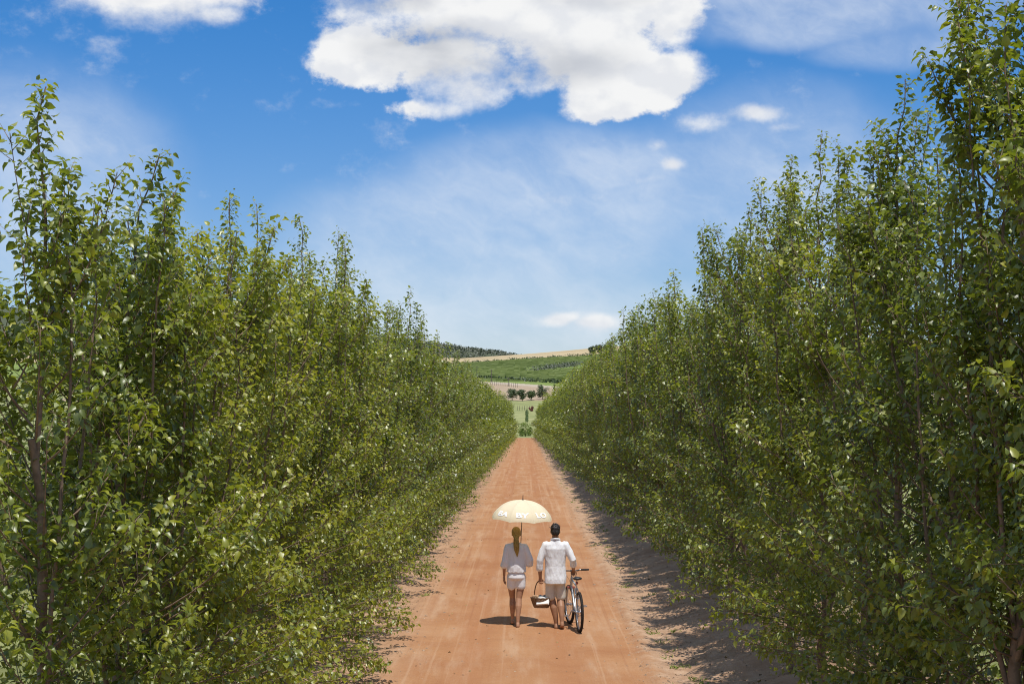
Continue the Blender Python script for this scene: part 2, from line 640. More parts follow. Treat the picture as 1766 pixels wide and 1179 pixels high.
def soil_material():
    m = bpy.data.materials.new('soil')
    m.use_nodes = True
    g = NT(m.node_tree)
    b = g.n['Principled BSDF']
    b.inputs['Roughness'].default_value = 0.95
    b.inputs['Specular IOR Level'].default_value = 0.15
    ge = g.node('ShaderNodeNewGeometry')
    p = ge.outputs['Position']
    x, y, z = g.sep(p)
    n1 = g.noise(p, 0.55, 6.0, 0.6)
    n2 = g.noise(p, 3.5, 7.0, 0.65)
    n3 = g.noise(p, 38.0, 4.0, 0.7)
    nl = g.noise(g.v('MULTIPLY', p, (2.6, 0.30, 1.0)), 1.0, 7.0, 0.62)     # streaks along the driving direction
    ax = g.m('ADD', x, g.m('MULTIPLY', g.m('SUBTRACT', n2, 0.5), 0.7))
    # compacted red road against sandy margins
    red = g.ramp(n1, [(0.3, (.345, .155, .070)), (0.52, (.405, .203, .096)), (0.75, (.46, .258, .138))])
    pale = g.mix(g.smooth(nl, 0.46, 0.78, 0.0, .8), red, (.50, .325, .205))
    tracks = None
    for t in (-0.80, 0.60):
        q = g.m('MULTIPLY', g.m('SUBTRACT', ax, t), 3.4)
        e = g.m('EXPONENT', g.m('MULTIPLY', g.m('MULTIPLY', q, q), -1.0))
        tracks = e if tracks is None else g.m('ADD', tracks, e)
    road = g.mix(g.m('MULTIPLY', tracks, g.smooth(n1, .35, .7, .15, .6)), pale, (.345, .135, .058))
    nt = g.noise(g.v('MULTIPLY', p, (7.0, 0.045, 1.0)), 1.0, 5.0, 0.6)
    road = g.mix(g.smooth(nt, .54, .70, 0.0, .42), road, (.30, .125, .060))
    road = g.mix(g.smooth(nt, .46, .32, 0.0, .40), road, (.52, .33, .205))
    sand = g.ramp(n2, [(0.28, (.32, .185, .108)), (0.5, (.42, .265, .165)), (0.75, (.52, .36, .24))])
    fr = g.m('MULTIPLY', g.smooth(ax, -2.75, -1.35), g.smooth(ax, 2.05, 1.6))
    col = g.mix(fr, sand, road)
    # brown litter and humus under the trees
    hum = g.m('MAXIMUM', g.smooth(ax, -2.9, -3.9), g.smooth(ax, 3.3, 4.5))
    col = g.mix(g.m('MULTIPLY', hum, .6), col, g.mix(n2, (.10, .070, .045), (.19, .13, .08)))
    # dark crumbs and grains
    col = g.mix(g.m('MULTIPLY', g.smooth(n3, .58, .74), .55), col, (.17, .085, .045))
    col = g.mix(g.m('MULTIPLY', g.smooth(n3, .42, .26), .28), col, (.62, .44, .30))
    # grass outside the rows
    gr = g.m('MAXIMUM', g.smooth(ax, -4.6, -6.0), g.smooth(ax, 5.2, 6.6))
    far = g.smooth(y, 268, 274)
    gr = g.m('MAXIMUM', gr, far)
    grass = g.ramp(n2, [(0.25, (.11, .13, .040)), (0.55, (.19, .20, .075)), (0.8, (.30, .27, .13))])
    col = g.mix(gr, col, grass)
    g.l.new(col, b.inputs['Base Color'])
    bp = g.node('ShaderNodeBump')
    bp.inputs['Strength'].default_value = 0.9
    bp.inputs['Distance'].default_value = 0.035
    h = g.m('ADD', g.m('MULTIPLY', n2, 0.6), g.m('MULTIPLY', n3, 0.35))
    g.l.new(h, bp.inputs['Height'])
    g.l.new(bp.outputs[0], b.inputs['Normal'])
    return m


def field_material(name, stops, scale=.12, rows=None):
    m = bpy.data.materials.new(name)
    m.use_nodes = True
    g = NT(m.node_tree)
    b = g.n['Principled BSDF']
    b.inputs['Roughness'].default_value = 0.95
    b.inputs['Specular IOR Level'].default_value = 0.1
    ge = g.node('ShaderNodeNewGeometry')
    n1 = g.noise(ge.outputs['Position'], scale, 8.0, 0.68)
    if rows:
        n2 = g.noise(g.v('MULTIPLY', ge.outputs['Position'], (.02, rows, .0)), 1.0, 4.0, .7)
        n1 = g.m('ADD', g.m('MULTIPLY', n1, .55), g.m('MULTIPLY', n2, .45))
    g.l.new(g.ramp(n1, stops), b.inputs['Base Color'])
    return m


M_SOIL = soil_material()
M_GRASS = field_material('pale_grass', [(.3, (.18, .20, .075)), (.55, (.28, .29, .12)), (.75, (.38, .35, .18))], .2)
M_BARE = field_material('bare_vineyard_soil', [(.3, (.30, .215, .14)), (.55, (.38, .29, .195)), (.75, (.42, .36, .24))], .15, rows=.35)
M_TRACK = field_material('farm_track_soil', [(.3, (.36, .29, .21)), (.7, (.48, .41, .31))], .3)
M_GREEN = field_material('vineyard_ground', [(.3, (.12, .16, .045)), (.5, (.18, .235, .06)), (.68, (.25, .28, .09)), (.8, (.34, .27, .15))], .03, rows=.2)
M_WHEAT = field_material('stubble', [(.3, (.36, .27, .15)), (.7, (.50, .40, .235))], .03)
M_HILL = field_material('hill_scrub_ground', [(.3, (.065, .078, .045)), (.6, (.10, .11, .065)), (.8, (.15, .145, .09))], .015)


def grid_mesh(name, xs, ys, zf, mats, midx_f=None, smooth=True):
    X, Y = np.meshgrid(xs, ys)
    Z = zf(X.ravel(), Y.ravel())
    V = np.stack([X.ravel(), Y.ravel(), Z], 1)
    nx, ny = len(xs), len(ys)
    i = np.arange(ny - 1)[:, None] * nx + np.arange(nx - 1)[None]
    i = i.ravel()
    Q = np.stack([i, i + 1, i + nx + 1, i + nx], 1)
    mi = None
    if midx_f is not None:
        cx = V[Q].mean(1)
        mi = midx_f(cx[:, 0], cx[:, 1])
    return mk_mesh(name, V, [Q], mats, smooth, mi)


def zone(x, y):
    # 0 soil, 1 grass, 2 bare, 3 track, 4 green, 5 stubble, 6 hill
    w = 6 * vnoise(np.stack([x * .03, y * .03, 0 * x], 1))
    yt = np.clip(532 - 1.4 * x, 500, 600) + .4 * w
    yg = 885 + .15 * x + w * .6
    r = np.zeros(len(x), int)
    r[y > 273] = 1
    r[(y > 452 + w) & (y <= yt)] = 2
    r[(y > yt) & (y <= yt + 16)] = 3
    r[y > yt + 16] = 4
    r[(y > yt + 42) & (y < yt + 46) & (x < 26)] = 1
    r[y > yg] = 5
    r[y > 1110] = 6
    r[(x < -150) & (y > 300) & (y < 620)] = 1
    r[(np.abs(x) > 8) & (y < 273)] = 1
    return r


def build_ground():
    xs = np.unique(np.round(np.concatenate([np.linspace(-2600, -400, 23), np.linspace(-400, -130, 40), np.linspace(-130, 130, 105),
                                            np.linspace(-6, 6, 13), np.linspace(130, 400, 30), np.linspace(400, 2600, 23)]), 2))
    ys = np.unique(np.round(np.concatenate([np.linspace(-120, 270, 80), np.linspace(270, 300, 16), np.linspace(300, 1120, 330),
                                            np.linspace(1120, 2000, 90), np.linspace(2000, 5000, 12)]), 2))

    def zf(x, y):
        base = land(x, y)
        strip = (np.abs(x) < 6.9) & (y < 272)
        return np.where(strip, base - 0.25, base) + np.where(y > 1150, 2.2 * fbm(np.stack([x * .012, y * .012, 0 * x], 1), 4), 0)
    me = grid_mesh('ground', xs, ys, zf, [M_SOIL, M_GRASS, M_BARE, M_TRACK, M_GREEN, M_WHEAT, M_HILL], zone)
    tag(link('ground', me), kind='structure')
    # the dirt road with its margins, finely shaped
    ys = [4.0]
    while ys[-1] < 274:
        ys.append(ys[-1] + (0.5 if ys[-1] < 16 else min(.8, 0.045 * (max(ys[-1], 18) / 19) ** 1.25)))
    xs = np.concatenate([np.linspace(-8.2, -3.6, 30)[:-1], np.linspace(-3.6, 3.9, 130), np.linspace(3.9, 8.2, 28)[1:]])

    def zr(x, y):
        p = np.stack([x, y, 0 * x], 1)
        rough = .30 + .7 * np.maximum(sstep(-x, 1.2, 2.4), sstep(x, 1.5, 2.0))
        z = land(x, y) + rough * (0.030 * fbm(p * 2.2, 4, 3) + 0.010 * fbm(p * 9, 3, 9)) + .006 * fbm(p * np.array([6, .5, 1]), 3, 5)
        return z - 0.22 * sstep(np.abs(x), 7.0, 8.2)
    me = grid_mesh('dirt_road', xs, np.array(ys), zr, [M_SOIL])
    tag(link('dirt_road', me), kind='structure')


build_ground()

# ------------------------------------------------------------------ leaves
# template in (along, across, up); leaf length 1, width factor applied across
T_HI_V = np.array([(0, 0, 0), (.34, 0, .01), (.70, 0, -.09), (1.0, 0, -.30),
                   (.26, .48, .13), (.64, .37, .03), (.26, -.48, .13), (.64, -.37, .03)])
T_HI_T = np.array([(0, 1, 4), (2, 3, 5), (0, 6, 1), (2, 7, 3)])
T_HI_Q = np.array([(1, 2, 5, 4), (1, 6, 7, 2)])
T_MD_V = np.array([(0, 0, 0), (1.0, 0, -.15), (.42, .48, .06), (.42, -.48, .06), (.45, 0, .0)])
T_MD_T = np.array([(0, 4, 2), (4, 1, 2), (0, 3, 4), (4, 3, 1)])
T_LO_V = np.array([(0, 0, 0), (.45, -.5, .05), (1.0, 0, -.1), (.45, .5, .05)])
T_LO_Q = np.array([(0, 1, 2, 3)])


def norm(v):
    return v / (np.linalg.norm(v, axis=1, keepdims=True) + 1e-9)


def leaf_mesh(name, P, D, N, L, Wd, tint, tmpl, material, extra=None):
    TV, FT, FQ = tmpl
    Sx = np.cross(N, D)
    k = len(TV)
    V = (P[:, None] + D[:, None] * (TV[None, :, 0, None] * L[:, None, None]) + Sx[:, None] * (TV[None, :, 1, None] * Wd[:, None, None])
         + N[:, None] * (TV[None, :, 2, None] * L[:, None, None])).reshape(-1, 3)
    off = (np.arange(len(P)) * k)
    fs = []
    if FT is not None:
        fs.append((FT[None] + off[:, None, None]).reshape(-1, 3))
    if FQ is not None:
        fs.append((FQ[None] + off[:, None, None]).reshape(-1, 4))
    return mk_mesh(name, V, fs, material, True, attrs={'tint': np.repeat(tint, k)})


HI = (T_HI_V, T_HI_T, T_HI_Q)
MD = (T_MD_V, T_MD_T, None)
LO = (T_LO_V, None, T_LO_Q)


def bez(p0, p1, p2, n):
    t = np.linspace(0, 1, n)[:, None]
    return (1 - t) ** 2 * p0 + 2 * t * (1 - t) * p1 + t * t * p2


def grow(seed, H, n_lat=60, gap=.10, leaf_gap=.034, leafL=.078, n_lead=7, skirt=1.0, slim=1.0, young=0.0, low=.16):
    """skeleton of one upright pear tree; road side is +x. Returns woody tubes and leaf arrays."""
    r = np.random.default_rng(seed)
    tubes = []
    carry = []          # (points, is_leader, tip_sparse)
    k = 9
    tz = np.linspace(0, .58 * H, k)
    tr = np.stack([.05 * np.sin(tz * 1.3 + r.uniform(0, 6)) + .03 * r.normal(size=k), .05 * np.sin(tz * 1.1 + r.uniform(0, 6)) + .03 * r.normal(size=k), tz], 1)
    tr[0, :2] = 0
    tr[0, 2] = -.12
    tubes.append((tr, np.linspace(.060, .026, k), 7))

    def trunk_at(z):
        return np.array([np.interp(z, tz, tr[:, 0]), np.interp(z, tz, tr[:, 1]), z])
    for i in range(n_lead):
        z0 = r.uniform(.10, .42) * H if i else .55 * H
        p0 = trunk_at(min(z0, .57 * H))
        a = 2 * math.pi * (i + r.uniform(-.3, .3)) / max(1, n_lead - 1)
        sp = r.uniform(.28, .85) * slim if i else .06
        top = H * (1.0 if i == 0 else r.uniform(.72, .965))
        ox, oy = math.cos(a) * sp * .85, math.sin(a) * sp * 1.15
        n = 12
        t = np.linspace(0, 1, n)
        pts = np.stack([p0[0] + ox * (1 - np.exp(-3.2 * t)), p0[1] + oy * (1 - np.exp(-3.2 * t)), p0[2] + (top - p0[2]) * t], 1)
        pts[:, :2] += np.cumsum(r.normal(size=(n, 2)) * .034, 0) * t[:, None]
        tubes.append((pts, np.linspace(.024, .004, n), 5))
        carry.append((pts, 1))
    for i in range(n_lat):
        f = (i + .5) / n_lat
        z0 = low + f ** 1.25 * .74 * H
        p0 = trunk_at(min(z0, .57 * H))
        if z0 > .5 * H:
            p0 = p0 + np.array([r.normal() * .12, r.normal() * .12, z0 - p0[2]])
        a = r.uniform(0, 2 * math.pi)
        hf = z0 / H
        R = np.interp(hf, [0, .12, .35, .6, .8, 1], [1.0, 1.12, 1.05, .78, .48, .2])
        roadness = max(0, math.cos(a))
        R *= (1 + .30 * skirt * roadness * (1 - sstep(np.array([hf]), .15, .5)[0])) * r.uniform(.50, 1.16) * slim
        o = np.array([math.cos(a), math.sin(a) * 1.1, 0])
        rise = np.interp(hf, [0, .1, .3, 1], [-.05, .25, .75, .95]) * r.uniform(.6, 1.3)
        p1 = p0 + o * R * .6 + np.array([0, 0, max(.15, rise * .25)])
        p2 = p0 + o * R + np.array([0, 0, rise])
        p2[2] = max(p2[2], low)
        pts = bez(p0, p1, p2, 8)
        tubes.append((pts, np.linspace(.0095, .0025, 8), 4))
        carry.append((pts, 0))
    SP, SD, SL, ST = [], [], [], []
    for pts, lead in carry:
        seg = np.linalg.norm(np.diff(pts, axis=0), axis=1)
        cum = np.concatenate([[0], np.cumsum(seg)])
        L = cum[-1]
        start = .14 if lead else .25
        n = max(2, int(L * (1 - start) / gap))
        t = start + (1 - start) * (np.arange(n) + r.uniform(0, 1, n)) / n
        s = t * L
        P = np.stack([np.interp(s, cum, pts[:, c]) for c in range(3)], 1)
        P2 = np.stack([np.interp(s + .05, cum, pts[:, c]) for c in range(3)], 1)
        P1 = np.stack([np.interp(s - .05, cum, pts[:, c]) for c in range(3)], 1)
        T = norm(P2 - P1)
        rd = norm(r.normal(size=(n, 3)))
        if lead:
            D = norm(T * .65 + rd * .62 + np.array([0, 0, .2]))
            ln = np.interp(t, [0, .5, .8, 1.0], [.50, .44, .30, .13]) * r.uniform(.55, 1.2, n)
        else:
            D = norm(T * .6 + rd * .62 + np.array([0, 0, .28]))
            ln = np.interp(t, [0, .6, 1.0], [.40, .36, .26]) * r.uniform(.5, 1.2, n)
        # tip itself
        P = np.concatenate([P, pts[-2:-1]])
        D = np.concatenate([D, norm(pts[-1:] - pts[-2:-1])])
        ln = np.concatenate([ln, [np.linalg.norm(pts[-1] - pts[-2]) + .10]])
        t = np.concatenate([t, [1.0]])
        SP.append(P), SD.append(D), SL.append(ln), ST.append(np.where(t > .8, 1.0, t) * (1.15 if lead else 1))
    SP, SD, SL, ST = map(np.concatenate, (SP, SD, SL, ST))
    # leafy masses with open gaps between them
    mid = SP + SD * SL[:, None] * .5
    den = vnoise(mid * np.array([2.3, 2.3, 1.5]) + seed * 3.7, 5) + .5 * vnoise(mid * 5.1 + seed, 9)
    kp = (den > -.34 + .25 * r.normal(size=len(SP))) | (ST > 1.08) | (mid[:, 2] > .9 * H)
    SP, SD, SL, ST, den = SP[kp], SD[kp], SL[kp], ST[kp], den[kp]
    nl = np.maximum(2, (SL * (1 + .35 * np.clip(den, -.5, 1)) / leaf_gap).astype(int))
    idx = np.repeat(np.arange(len(SP)), nl)
    q = np.concatenate([(np.arange(m) + .6) / m for m in nl])
    n = len(idx)
    d = SD[idx]
    bend = np.array([0, 0, -.10]) * (q ** 2)[:, None] * SL[idx][:, None]
    P = SP[idx] + d * (q * SL[idx])[:, None] + bend
    ph = q * nl[idx] * 2.4 + r.uniform(0, 6.28, len(SP))[idx]
    u = norm(np.cross(d, np.array([.31, .17, .9])))
    w = np.cross(d, u)
    out = u * np.cos(ph)[:, None] + w * np.sin(ph)[:, None]
    droop = r.uniform(-.05, .85, n)
    D = norm(out * .85 + d * .38 + np.stack([0 * droop, 0 * droop, -droop], 1))
    up = np.array([0, 0, 1.]) + r.normal(size=(n, 3)) * .45
    N = norm(up - D * (up * D).sum(1)[:, None])
    flip = np.where(r.uniform(size=n) < .05, -1, 1)[:, None]
    N = N * flip
    Lf = leafL * r.uniform(.50, 1.28, n) * np.where(q > .85, .72, 1.0)
    pet = .022 + .012 * r.uniform(size=n)
    P = P + D * pet[:, None]
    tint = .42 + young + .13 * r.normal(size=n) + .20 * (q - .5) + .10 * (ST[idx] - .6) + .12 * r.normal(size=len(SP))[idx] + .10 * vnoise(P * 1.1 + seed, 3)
    tint = np.where(r.uniform(size=n) < .012, .98, tint)
    keep = P[:, 2] > (.05 if low < .3 else low * .75)
    P, D, N, Lf, tint = P[keep], D[keep], N[keep], Lf[keep], tint[keep]
    Wf = Lf * r.uniform(.52, .74, len(Lf))
    twigs = (SP, SD, SL)
    return dict(tubes=tubes, P=P, D=D, N=N, L=Lf, W=Wf, tint=np.clip(tint, .02, 1), twigs=twigs)


def wood_mesh(name, tr, twigs=True):
    V = []
    Fq = []
    o = 0
    for pts, rad, n in tr['tubes']:
        v, f = tube_geo(pts, list(rad), n, False)
        V += [tuple(p) for p in v]
        Fq += [tuple(i + o for i in q) for q in f]
        o += len(v)
    V = np.array(V)
    faces = [np.array(Fq)]
    if twigs:
        SP, SD, SL = tr['twigs']
        u = norm(np.cross(SD, np.array([.3, .2, .9])))
        w = np.cross(SD, u)
        tip = SP + SD * (SL * .97)[:, None] + np.array([0, 0, -.10]) * SL[:, None]
        rr = .0042
        rg = []
        for j in range(3):
            a = 2 * math.pi * j / 3
            rg.append(SP + (u * math.cos(a) + w * math.sin(a)) * rr)
        TV = np.stack(rg + [tip], 1).reshape(-1, 3)
        of = len(V) + np.arange(len(SP)) * 4
        FT = np.concatenate([np.stack([of + j, of + (j + 1) % 3, of + 3], 1) for j in range(3)])
        V = np.concatenate([V, TV])
        faces.append(FT)
    return mk_mesh(name, V, faces, M_BARK, True)


# four single-leaf meshes that the individually built leaves share
def single_leaf_meshes():
    out = []
    for i, t in enumerate((.25, .42, .58, .78)):
        out.append(leaf_mesh('leaf', np.zeros((1, 3)), np.array([[1., 0, 0]]), np.array([[0, 0, 1.]]), np.array([1.]), np.array([1.]), np.array([t]), HI, M_LEAF))
    return out


LEAF1 = single_leaf_meshes()


def project(P):
    """photograph pixel of world points"""
    M = np.array(cam.matrix_basis.inverted())
    q = P @ M[:3, :3].T + M[:3, 3]
    z = -q[:, 2]
    return 883 + 2453 * q[:, 0] / z, 589.5 - 2453 * q[:, 1] / z, z


def unique_tree(name, seed, loc, H, rz, label, group, n_single=0, tmpl=HI, **kw):
    tr = grow(seed, H, **kw)
    root = empty(name, loc)
    tag(root, label, 'tree', group)
    c, s = math.cos(rz), math.sin(rz)
    R = np.array([[c, -s, 0], [s, c, 0], [0, 0, 1]])
    for key in ('P', 'D', 'N'):
        tr[key] = tr[key] @ R.T
    tr['tubes'] = [(p @ R.T, a, b) for p, a, b in tr['tubes']]
    SP, SD, SL = tr['twigs']
    tr['twigs'] = (SP @ R.T, SD @ R.T, SL)
    link('trunk', wood_mesh('trunk', tr), root)
    pick = np.zeros(len(tr['P']), bool)
    if n_single:
        W = tr['P'] + np.array(loc)
        px, py, dz = project(W + tr['D'] * tr['L'][:, None] * .5)
        inside = (px > 4) & (px < 1762) & (py > 4) & (py < 1175)
        facing = np.abs((tr['N'] * norm(W - np.array([0, 0, CAM_H]))).sum(1))
        size = tr['L'] * F / dz * (0.35 + facing)
        cell = (px // 13).astype(int) * 4096 + (py // 13).astype(int)
        order = np.argsort(dz)
        seen = set()
        front = []
        for i in order:
            if inside[i] and cell[i] not in seen:
                seen.add(cell[i])
                front.append(i)
        front = np.array(front, int)
        if len(front):
            best = front[np.argsort(-size[front])][:n_single]
            pick[best] = True
    k = ~pick
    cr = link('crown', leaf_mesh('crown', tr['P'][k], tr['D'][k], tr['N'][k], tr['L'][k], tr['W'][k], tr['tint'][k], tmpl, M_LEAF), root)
    tag(cr, kind='stuff')
    Sx = np.cross(tr['N'], tr['D'])
    for i in np.nonzero(pick)[0]:
        m = LEAF1[int(np.clip((tr['tint'][i] - .18) / .17, 0, 3))]
        o = bpy.data.objects.new('leaf', m)
        C.objects.link(o)
        o.parent = root
        d, n_, s_ = tr['D'][i] * tr['L'][i], tr['N'][i] * tr['L'][i], Sx[i] * tr['W'][i]
        p = tr['P'][i]
        o.matrix_basis = Matrix(((d[0], s_[0], n_[0], p[0]), (d[1], s_[1], n_[1], p[1]), (d[2], s_[2], n_[2], p[2]), (0, 0, 0, 1)))
    return root


def variant(seed, H, tmpl, material=None, twigs=True, **kw):
    tr = grow(seed, H, **kw)
    wm = wood_mesh('trunk', tr, twigs)
    cm = leaf_mesh('crown', tr['P'], tr['D'], tr['N'], tr['L'], tr['W'], tr['tint'], tmpl, material or M_LEAF)
    return wm, cm


def plant_variant(name, v, loc, rz, sc, label, group, cat='tree'):
    root = empty(name, loc, rz)
    root.scale = sc
    tag(root, label, cat, group)
    link('trunk', v[0], root)
    cr = link('crown', v[1], root)
    tag(cr, kind='stuff')
    return root


XL, XR = -3.35, 3.65
GL, GR = 'trees of the left row along the road', 'trees of the right row along the road'


def build_rows():
    near_l = [  # distance, x shift, height, label
        (9.7, .0, 5.85, 'tree nearest the camera in the left row, one tall leader against the sky'),
        (11.6, .02, 5.70, 'tree with airy upright shoots just right of the tall leader, left row'),
        (13.4, -.02, 5.70, 'tree with yellow-green sunlit leaves, third from the camera in the left row'),
        (15.3, .05, 5.95, 'tree topped by one narrow dark spire in the left row'),
        (17.3, -.05, 6.15, 'bushy-topped tree just beyond the narrow dark spire, left row'),
        (19.4, .0, 5.75, 'lower rounded tree between two taller ones, sixth from the camera, left row'),
        (21.6, .0, 6.60, 'tall pointed tree rising above its neighbours halfway along the visible left row'),
    ]
    near_r = [
        (8.9, .25, 6.6, 'dark tree cut off by the right picture edge, nearest the camera'),
        (10.4, .0, 7.2, 'tallest dark column-shaped tree reaching the picture top, right row'),
        (12.2, .0, 5.6, 'bushy tree beside the tallest column in the right row, tan shoots showing'),
        (13.6, -.05, 6.5, 'tree with a slender leader standing alone against the sky, right row'),
        (15.6, .0, 5.6, 'lower tree in the dip left of the slender leader, right row'),
        (17.4, .0, 6.85, 'broad-topped tree with many upright tips in the right row'),
        (19.3, -.05, 7.0, 'tree with one side tip left of the broad-topped tree, right row'),
        (21.5, .0, 6.5, 'sloping-topped dense tree above the shaded bank in the right row'),
    ]
    for i, (y, dx, H, lab) in enumerate(near_l):
        x = XL + dx
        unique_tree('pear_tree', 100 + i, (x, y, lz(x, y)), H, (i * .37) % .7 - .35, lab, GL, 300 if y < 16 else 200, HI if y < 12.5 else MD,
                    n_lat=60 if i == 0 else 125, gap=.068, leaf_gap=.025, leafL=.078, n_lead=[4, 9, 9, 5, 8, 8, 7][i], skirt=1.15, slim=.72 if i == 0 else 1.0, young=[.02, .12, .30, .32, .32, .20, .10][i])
    for i, (y, dx, H, lab) in enumerate(near_r):
        x = XR + dx
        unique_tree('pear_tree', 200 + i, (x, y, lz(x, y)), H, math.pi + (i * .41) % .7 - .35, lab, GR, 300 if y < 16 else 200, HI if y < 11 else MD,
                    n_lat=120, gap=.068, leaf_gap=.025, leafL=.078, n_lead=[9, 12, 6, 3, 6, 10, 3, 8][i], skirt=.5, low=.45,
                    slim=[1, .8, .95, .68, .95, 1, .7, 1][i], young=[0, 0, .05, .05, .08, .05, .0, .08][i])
    hi = [variant(300 + i, 6.4, MD, n_lat=100, gap=.072, leaf_gap=.029, leafL=.084, n_lead=[9, 8, 10, 7][i], skirt=1.0, young=.07) for i in range(4)]
    md = [variant(320 + i, 6.4, MD, n_lat=80, gap=.085, leaf_gap=.042, leafL=.105, n_lead=[9, 7, 10][i]) for i in range(3)]
    lo = [variant(340 + i, 6.4, LO, n_lat=60, gap=.125, leaf_gap=.08, leafL=.17, n_lead=[8, 10, 9][i], twigs=False) for i in range(3)]
    hi2 = [variant(380 + i, 6.4, MD, n_lat=100, gap=.072, leaf_gap=.029, leafL=.084, n_lead=[8, 10][i], skirt=.3, low=.5) for i in range(2)]
    md2 = [variant(390 + i, 6.4, MD, n_lat=80, gap=.085, leaf_gap=.042, leafL=.105, n_lead=[8, 10][i], skirt=.3, low=.5) for i in range(2)]
    r = random.Random(5)
    for side, x0, y0, g in ((0, XL, 23.6, GL), (1, XR, 23.6, GR)):
        y = y0
        nm = 'left' if side == 0 else 'right'
        while y < 266:
            if y < 32:
                v = hi2[r.randrange(2)] if side else hi[r.randrange(4)]
            elif y < 85:
                v = md2[r.randrange(2)] if side else md[r.randrange(3)]
            else:
                v = lo[r.randrange(3)]
            h = r.uniform(.86, 1.04) * (1.03 if r.random() < .8 else 1.10)
            if y > 200:
                h *= .95
            far = max(0.0, min(1.0, (y - 90) / 170))
            x = x0 + r.uniform(-.12, .12) + far * (.30 if side == 0 else -.45)
            if y < 60:
                lab = 'upright leafy tree of the %s row level with the couple or just beyond' % nm
            elif y < 140:
                lab = 'upright leafy tree in the middle stretch of the %s row beyond the couple' % nm
            else:
                lab = 'distant small-looking tree in the far stretch of the %s row' % nm
            plant_variant('pear_tree', v, (x, y, lz(x, y)), (math.pi if side else 0) + r.uniform(-.5, .5), (r.uniform(.92, 1.08) * (1 + .42 * far), r.uniform(.95, 1.15), h), lab, g)
            y += r.uniform(1.75, 2.15) if y < 120 else r.uniform(2.3, 2.7)
    # a younger planting outside the left row, seen past its first tree
    sm = [variant(360 + i, 3.8, MD, n_lat=44, gap=.14, leaf_gap=.055, leafL=.10, n_lead=6) for i in range(2)]
    y = 21.0
    while y < 64:
        plant_variant('young_tree', sm[r.randrange(2)], (-10.4 + r.uniform(-.3, .3), y, lz(-10.4, y)), r.uniform(0, 6), (1.25, 1.25, r.uniform(.85, 1.05)),
                      'short bright green orchard tree behind the left row', 'young orchard trees behind the left row')
        y += r.uniform(1.5, 2.0)


build_rows()
#PART2

# ------------------------------------------------------------------ country beyond the road
def clumps(rng, centers, radii, n, size, flat=.35):
    """leaf arrays for ellipsoidal clumps, n leaves each, denser near the outside"""
    k = len(centers)
    u = norm(rng.normal(size=(k * n, 3)))
    rad = rng.uniform(.45, 1.0, (k * n, 1)) ** .5
    c = np.repeat(np.asarray(centers, float), n, 0)
    r = np.repeat(np.asarray(radii, float), n, 0)
    P = c + u * rad * r
    D = norm(rng.normal(size=(k * n, 3)) + u * .5)
    up = u * .6 + np.array([0, 0, flat]) + rng.normal(size=(k * n, 3)) * .45
    N = norm(up - D * (up * D).sum(1)[:, None])
    L = size * rng.uniform(.6, 1.3, k * n)
    tint = np.clip(.5 + .16 * rng.normal(size=k * n) + np.repeat(.12 * rng.normal(size=k), n), 0, 1)
    return dict(P=P, D=D, N=N, L=L, W=L * .8, tint=tint)


def cl_mesh(name, a, material, tmpl=LO):
    return leaf_mesh(name, a['P'], a['D'], a['N'], a['L'], a['W'], a['tint'], tmpl, material)


def bushy(name, loc, h, w, label, cat, material, seed, trunk=.25, n=26, per=60, leaf=.3, group=None, conic=0.0):
    """round tree or shrub: trunk with limbs and a crown of leaf clumps"""
    r = np.random.default_rng(seed)
    root = empty(name, loc)
    tag(root, label, cat, group)
    mb = MB()
    t0 = h * trunk
    mb.tube([(0, 0, -.2), (.02 * h, 0, t0), (0, .02 * h, h * .7)], [h * .035, h * .028, h * .008], 7)
    for i in range(6):
        a = i * 1.05 + r.uniform(0, .5)
        mb.tube([(0, 0, t0 * r.uniform(.8, 1.3)), (math.cos(a) * w * .2, math.sin(a) * w * .2, h * .45), (math.cos(a) * w * .36, math.sin(a) * w * .36, h * r.uniform(.55, .75))], [h * .018, h * .012, h * .004], 5)
    mb.build('trunk', M_BARK, root)
    cs, rs = [], []
    for i in range(n):
        z = r.uniform(t0 * .8, h * .92)
        f = (z - t0) / (h - t0)
        R = w / 2 * math.sqrt(max(.05, 1 - (2 * f - .85) ** 2 * .8)) * (1 - conic * max(0, f))
        a = r.uniform(0, 6.28)
        q = R * r.uniform(.2, .85)
        cs.append((q * math.cos(a), q * math.sin(a), z))
        s = w * r.uniform(.13, .22) * (1 - .6 * conic * max(0, f))
        rs.append((s, s, s * .8))
    cr = link('crown', cl_mesh('crown', clumps(r, cs, rs, per, leaf), material), root)
    tag(cr, kind='stuff')
    return root


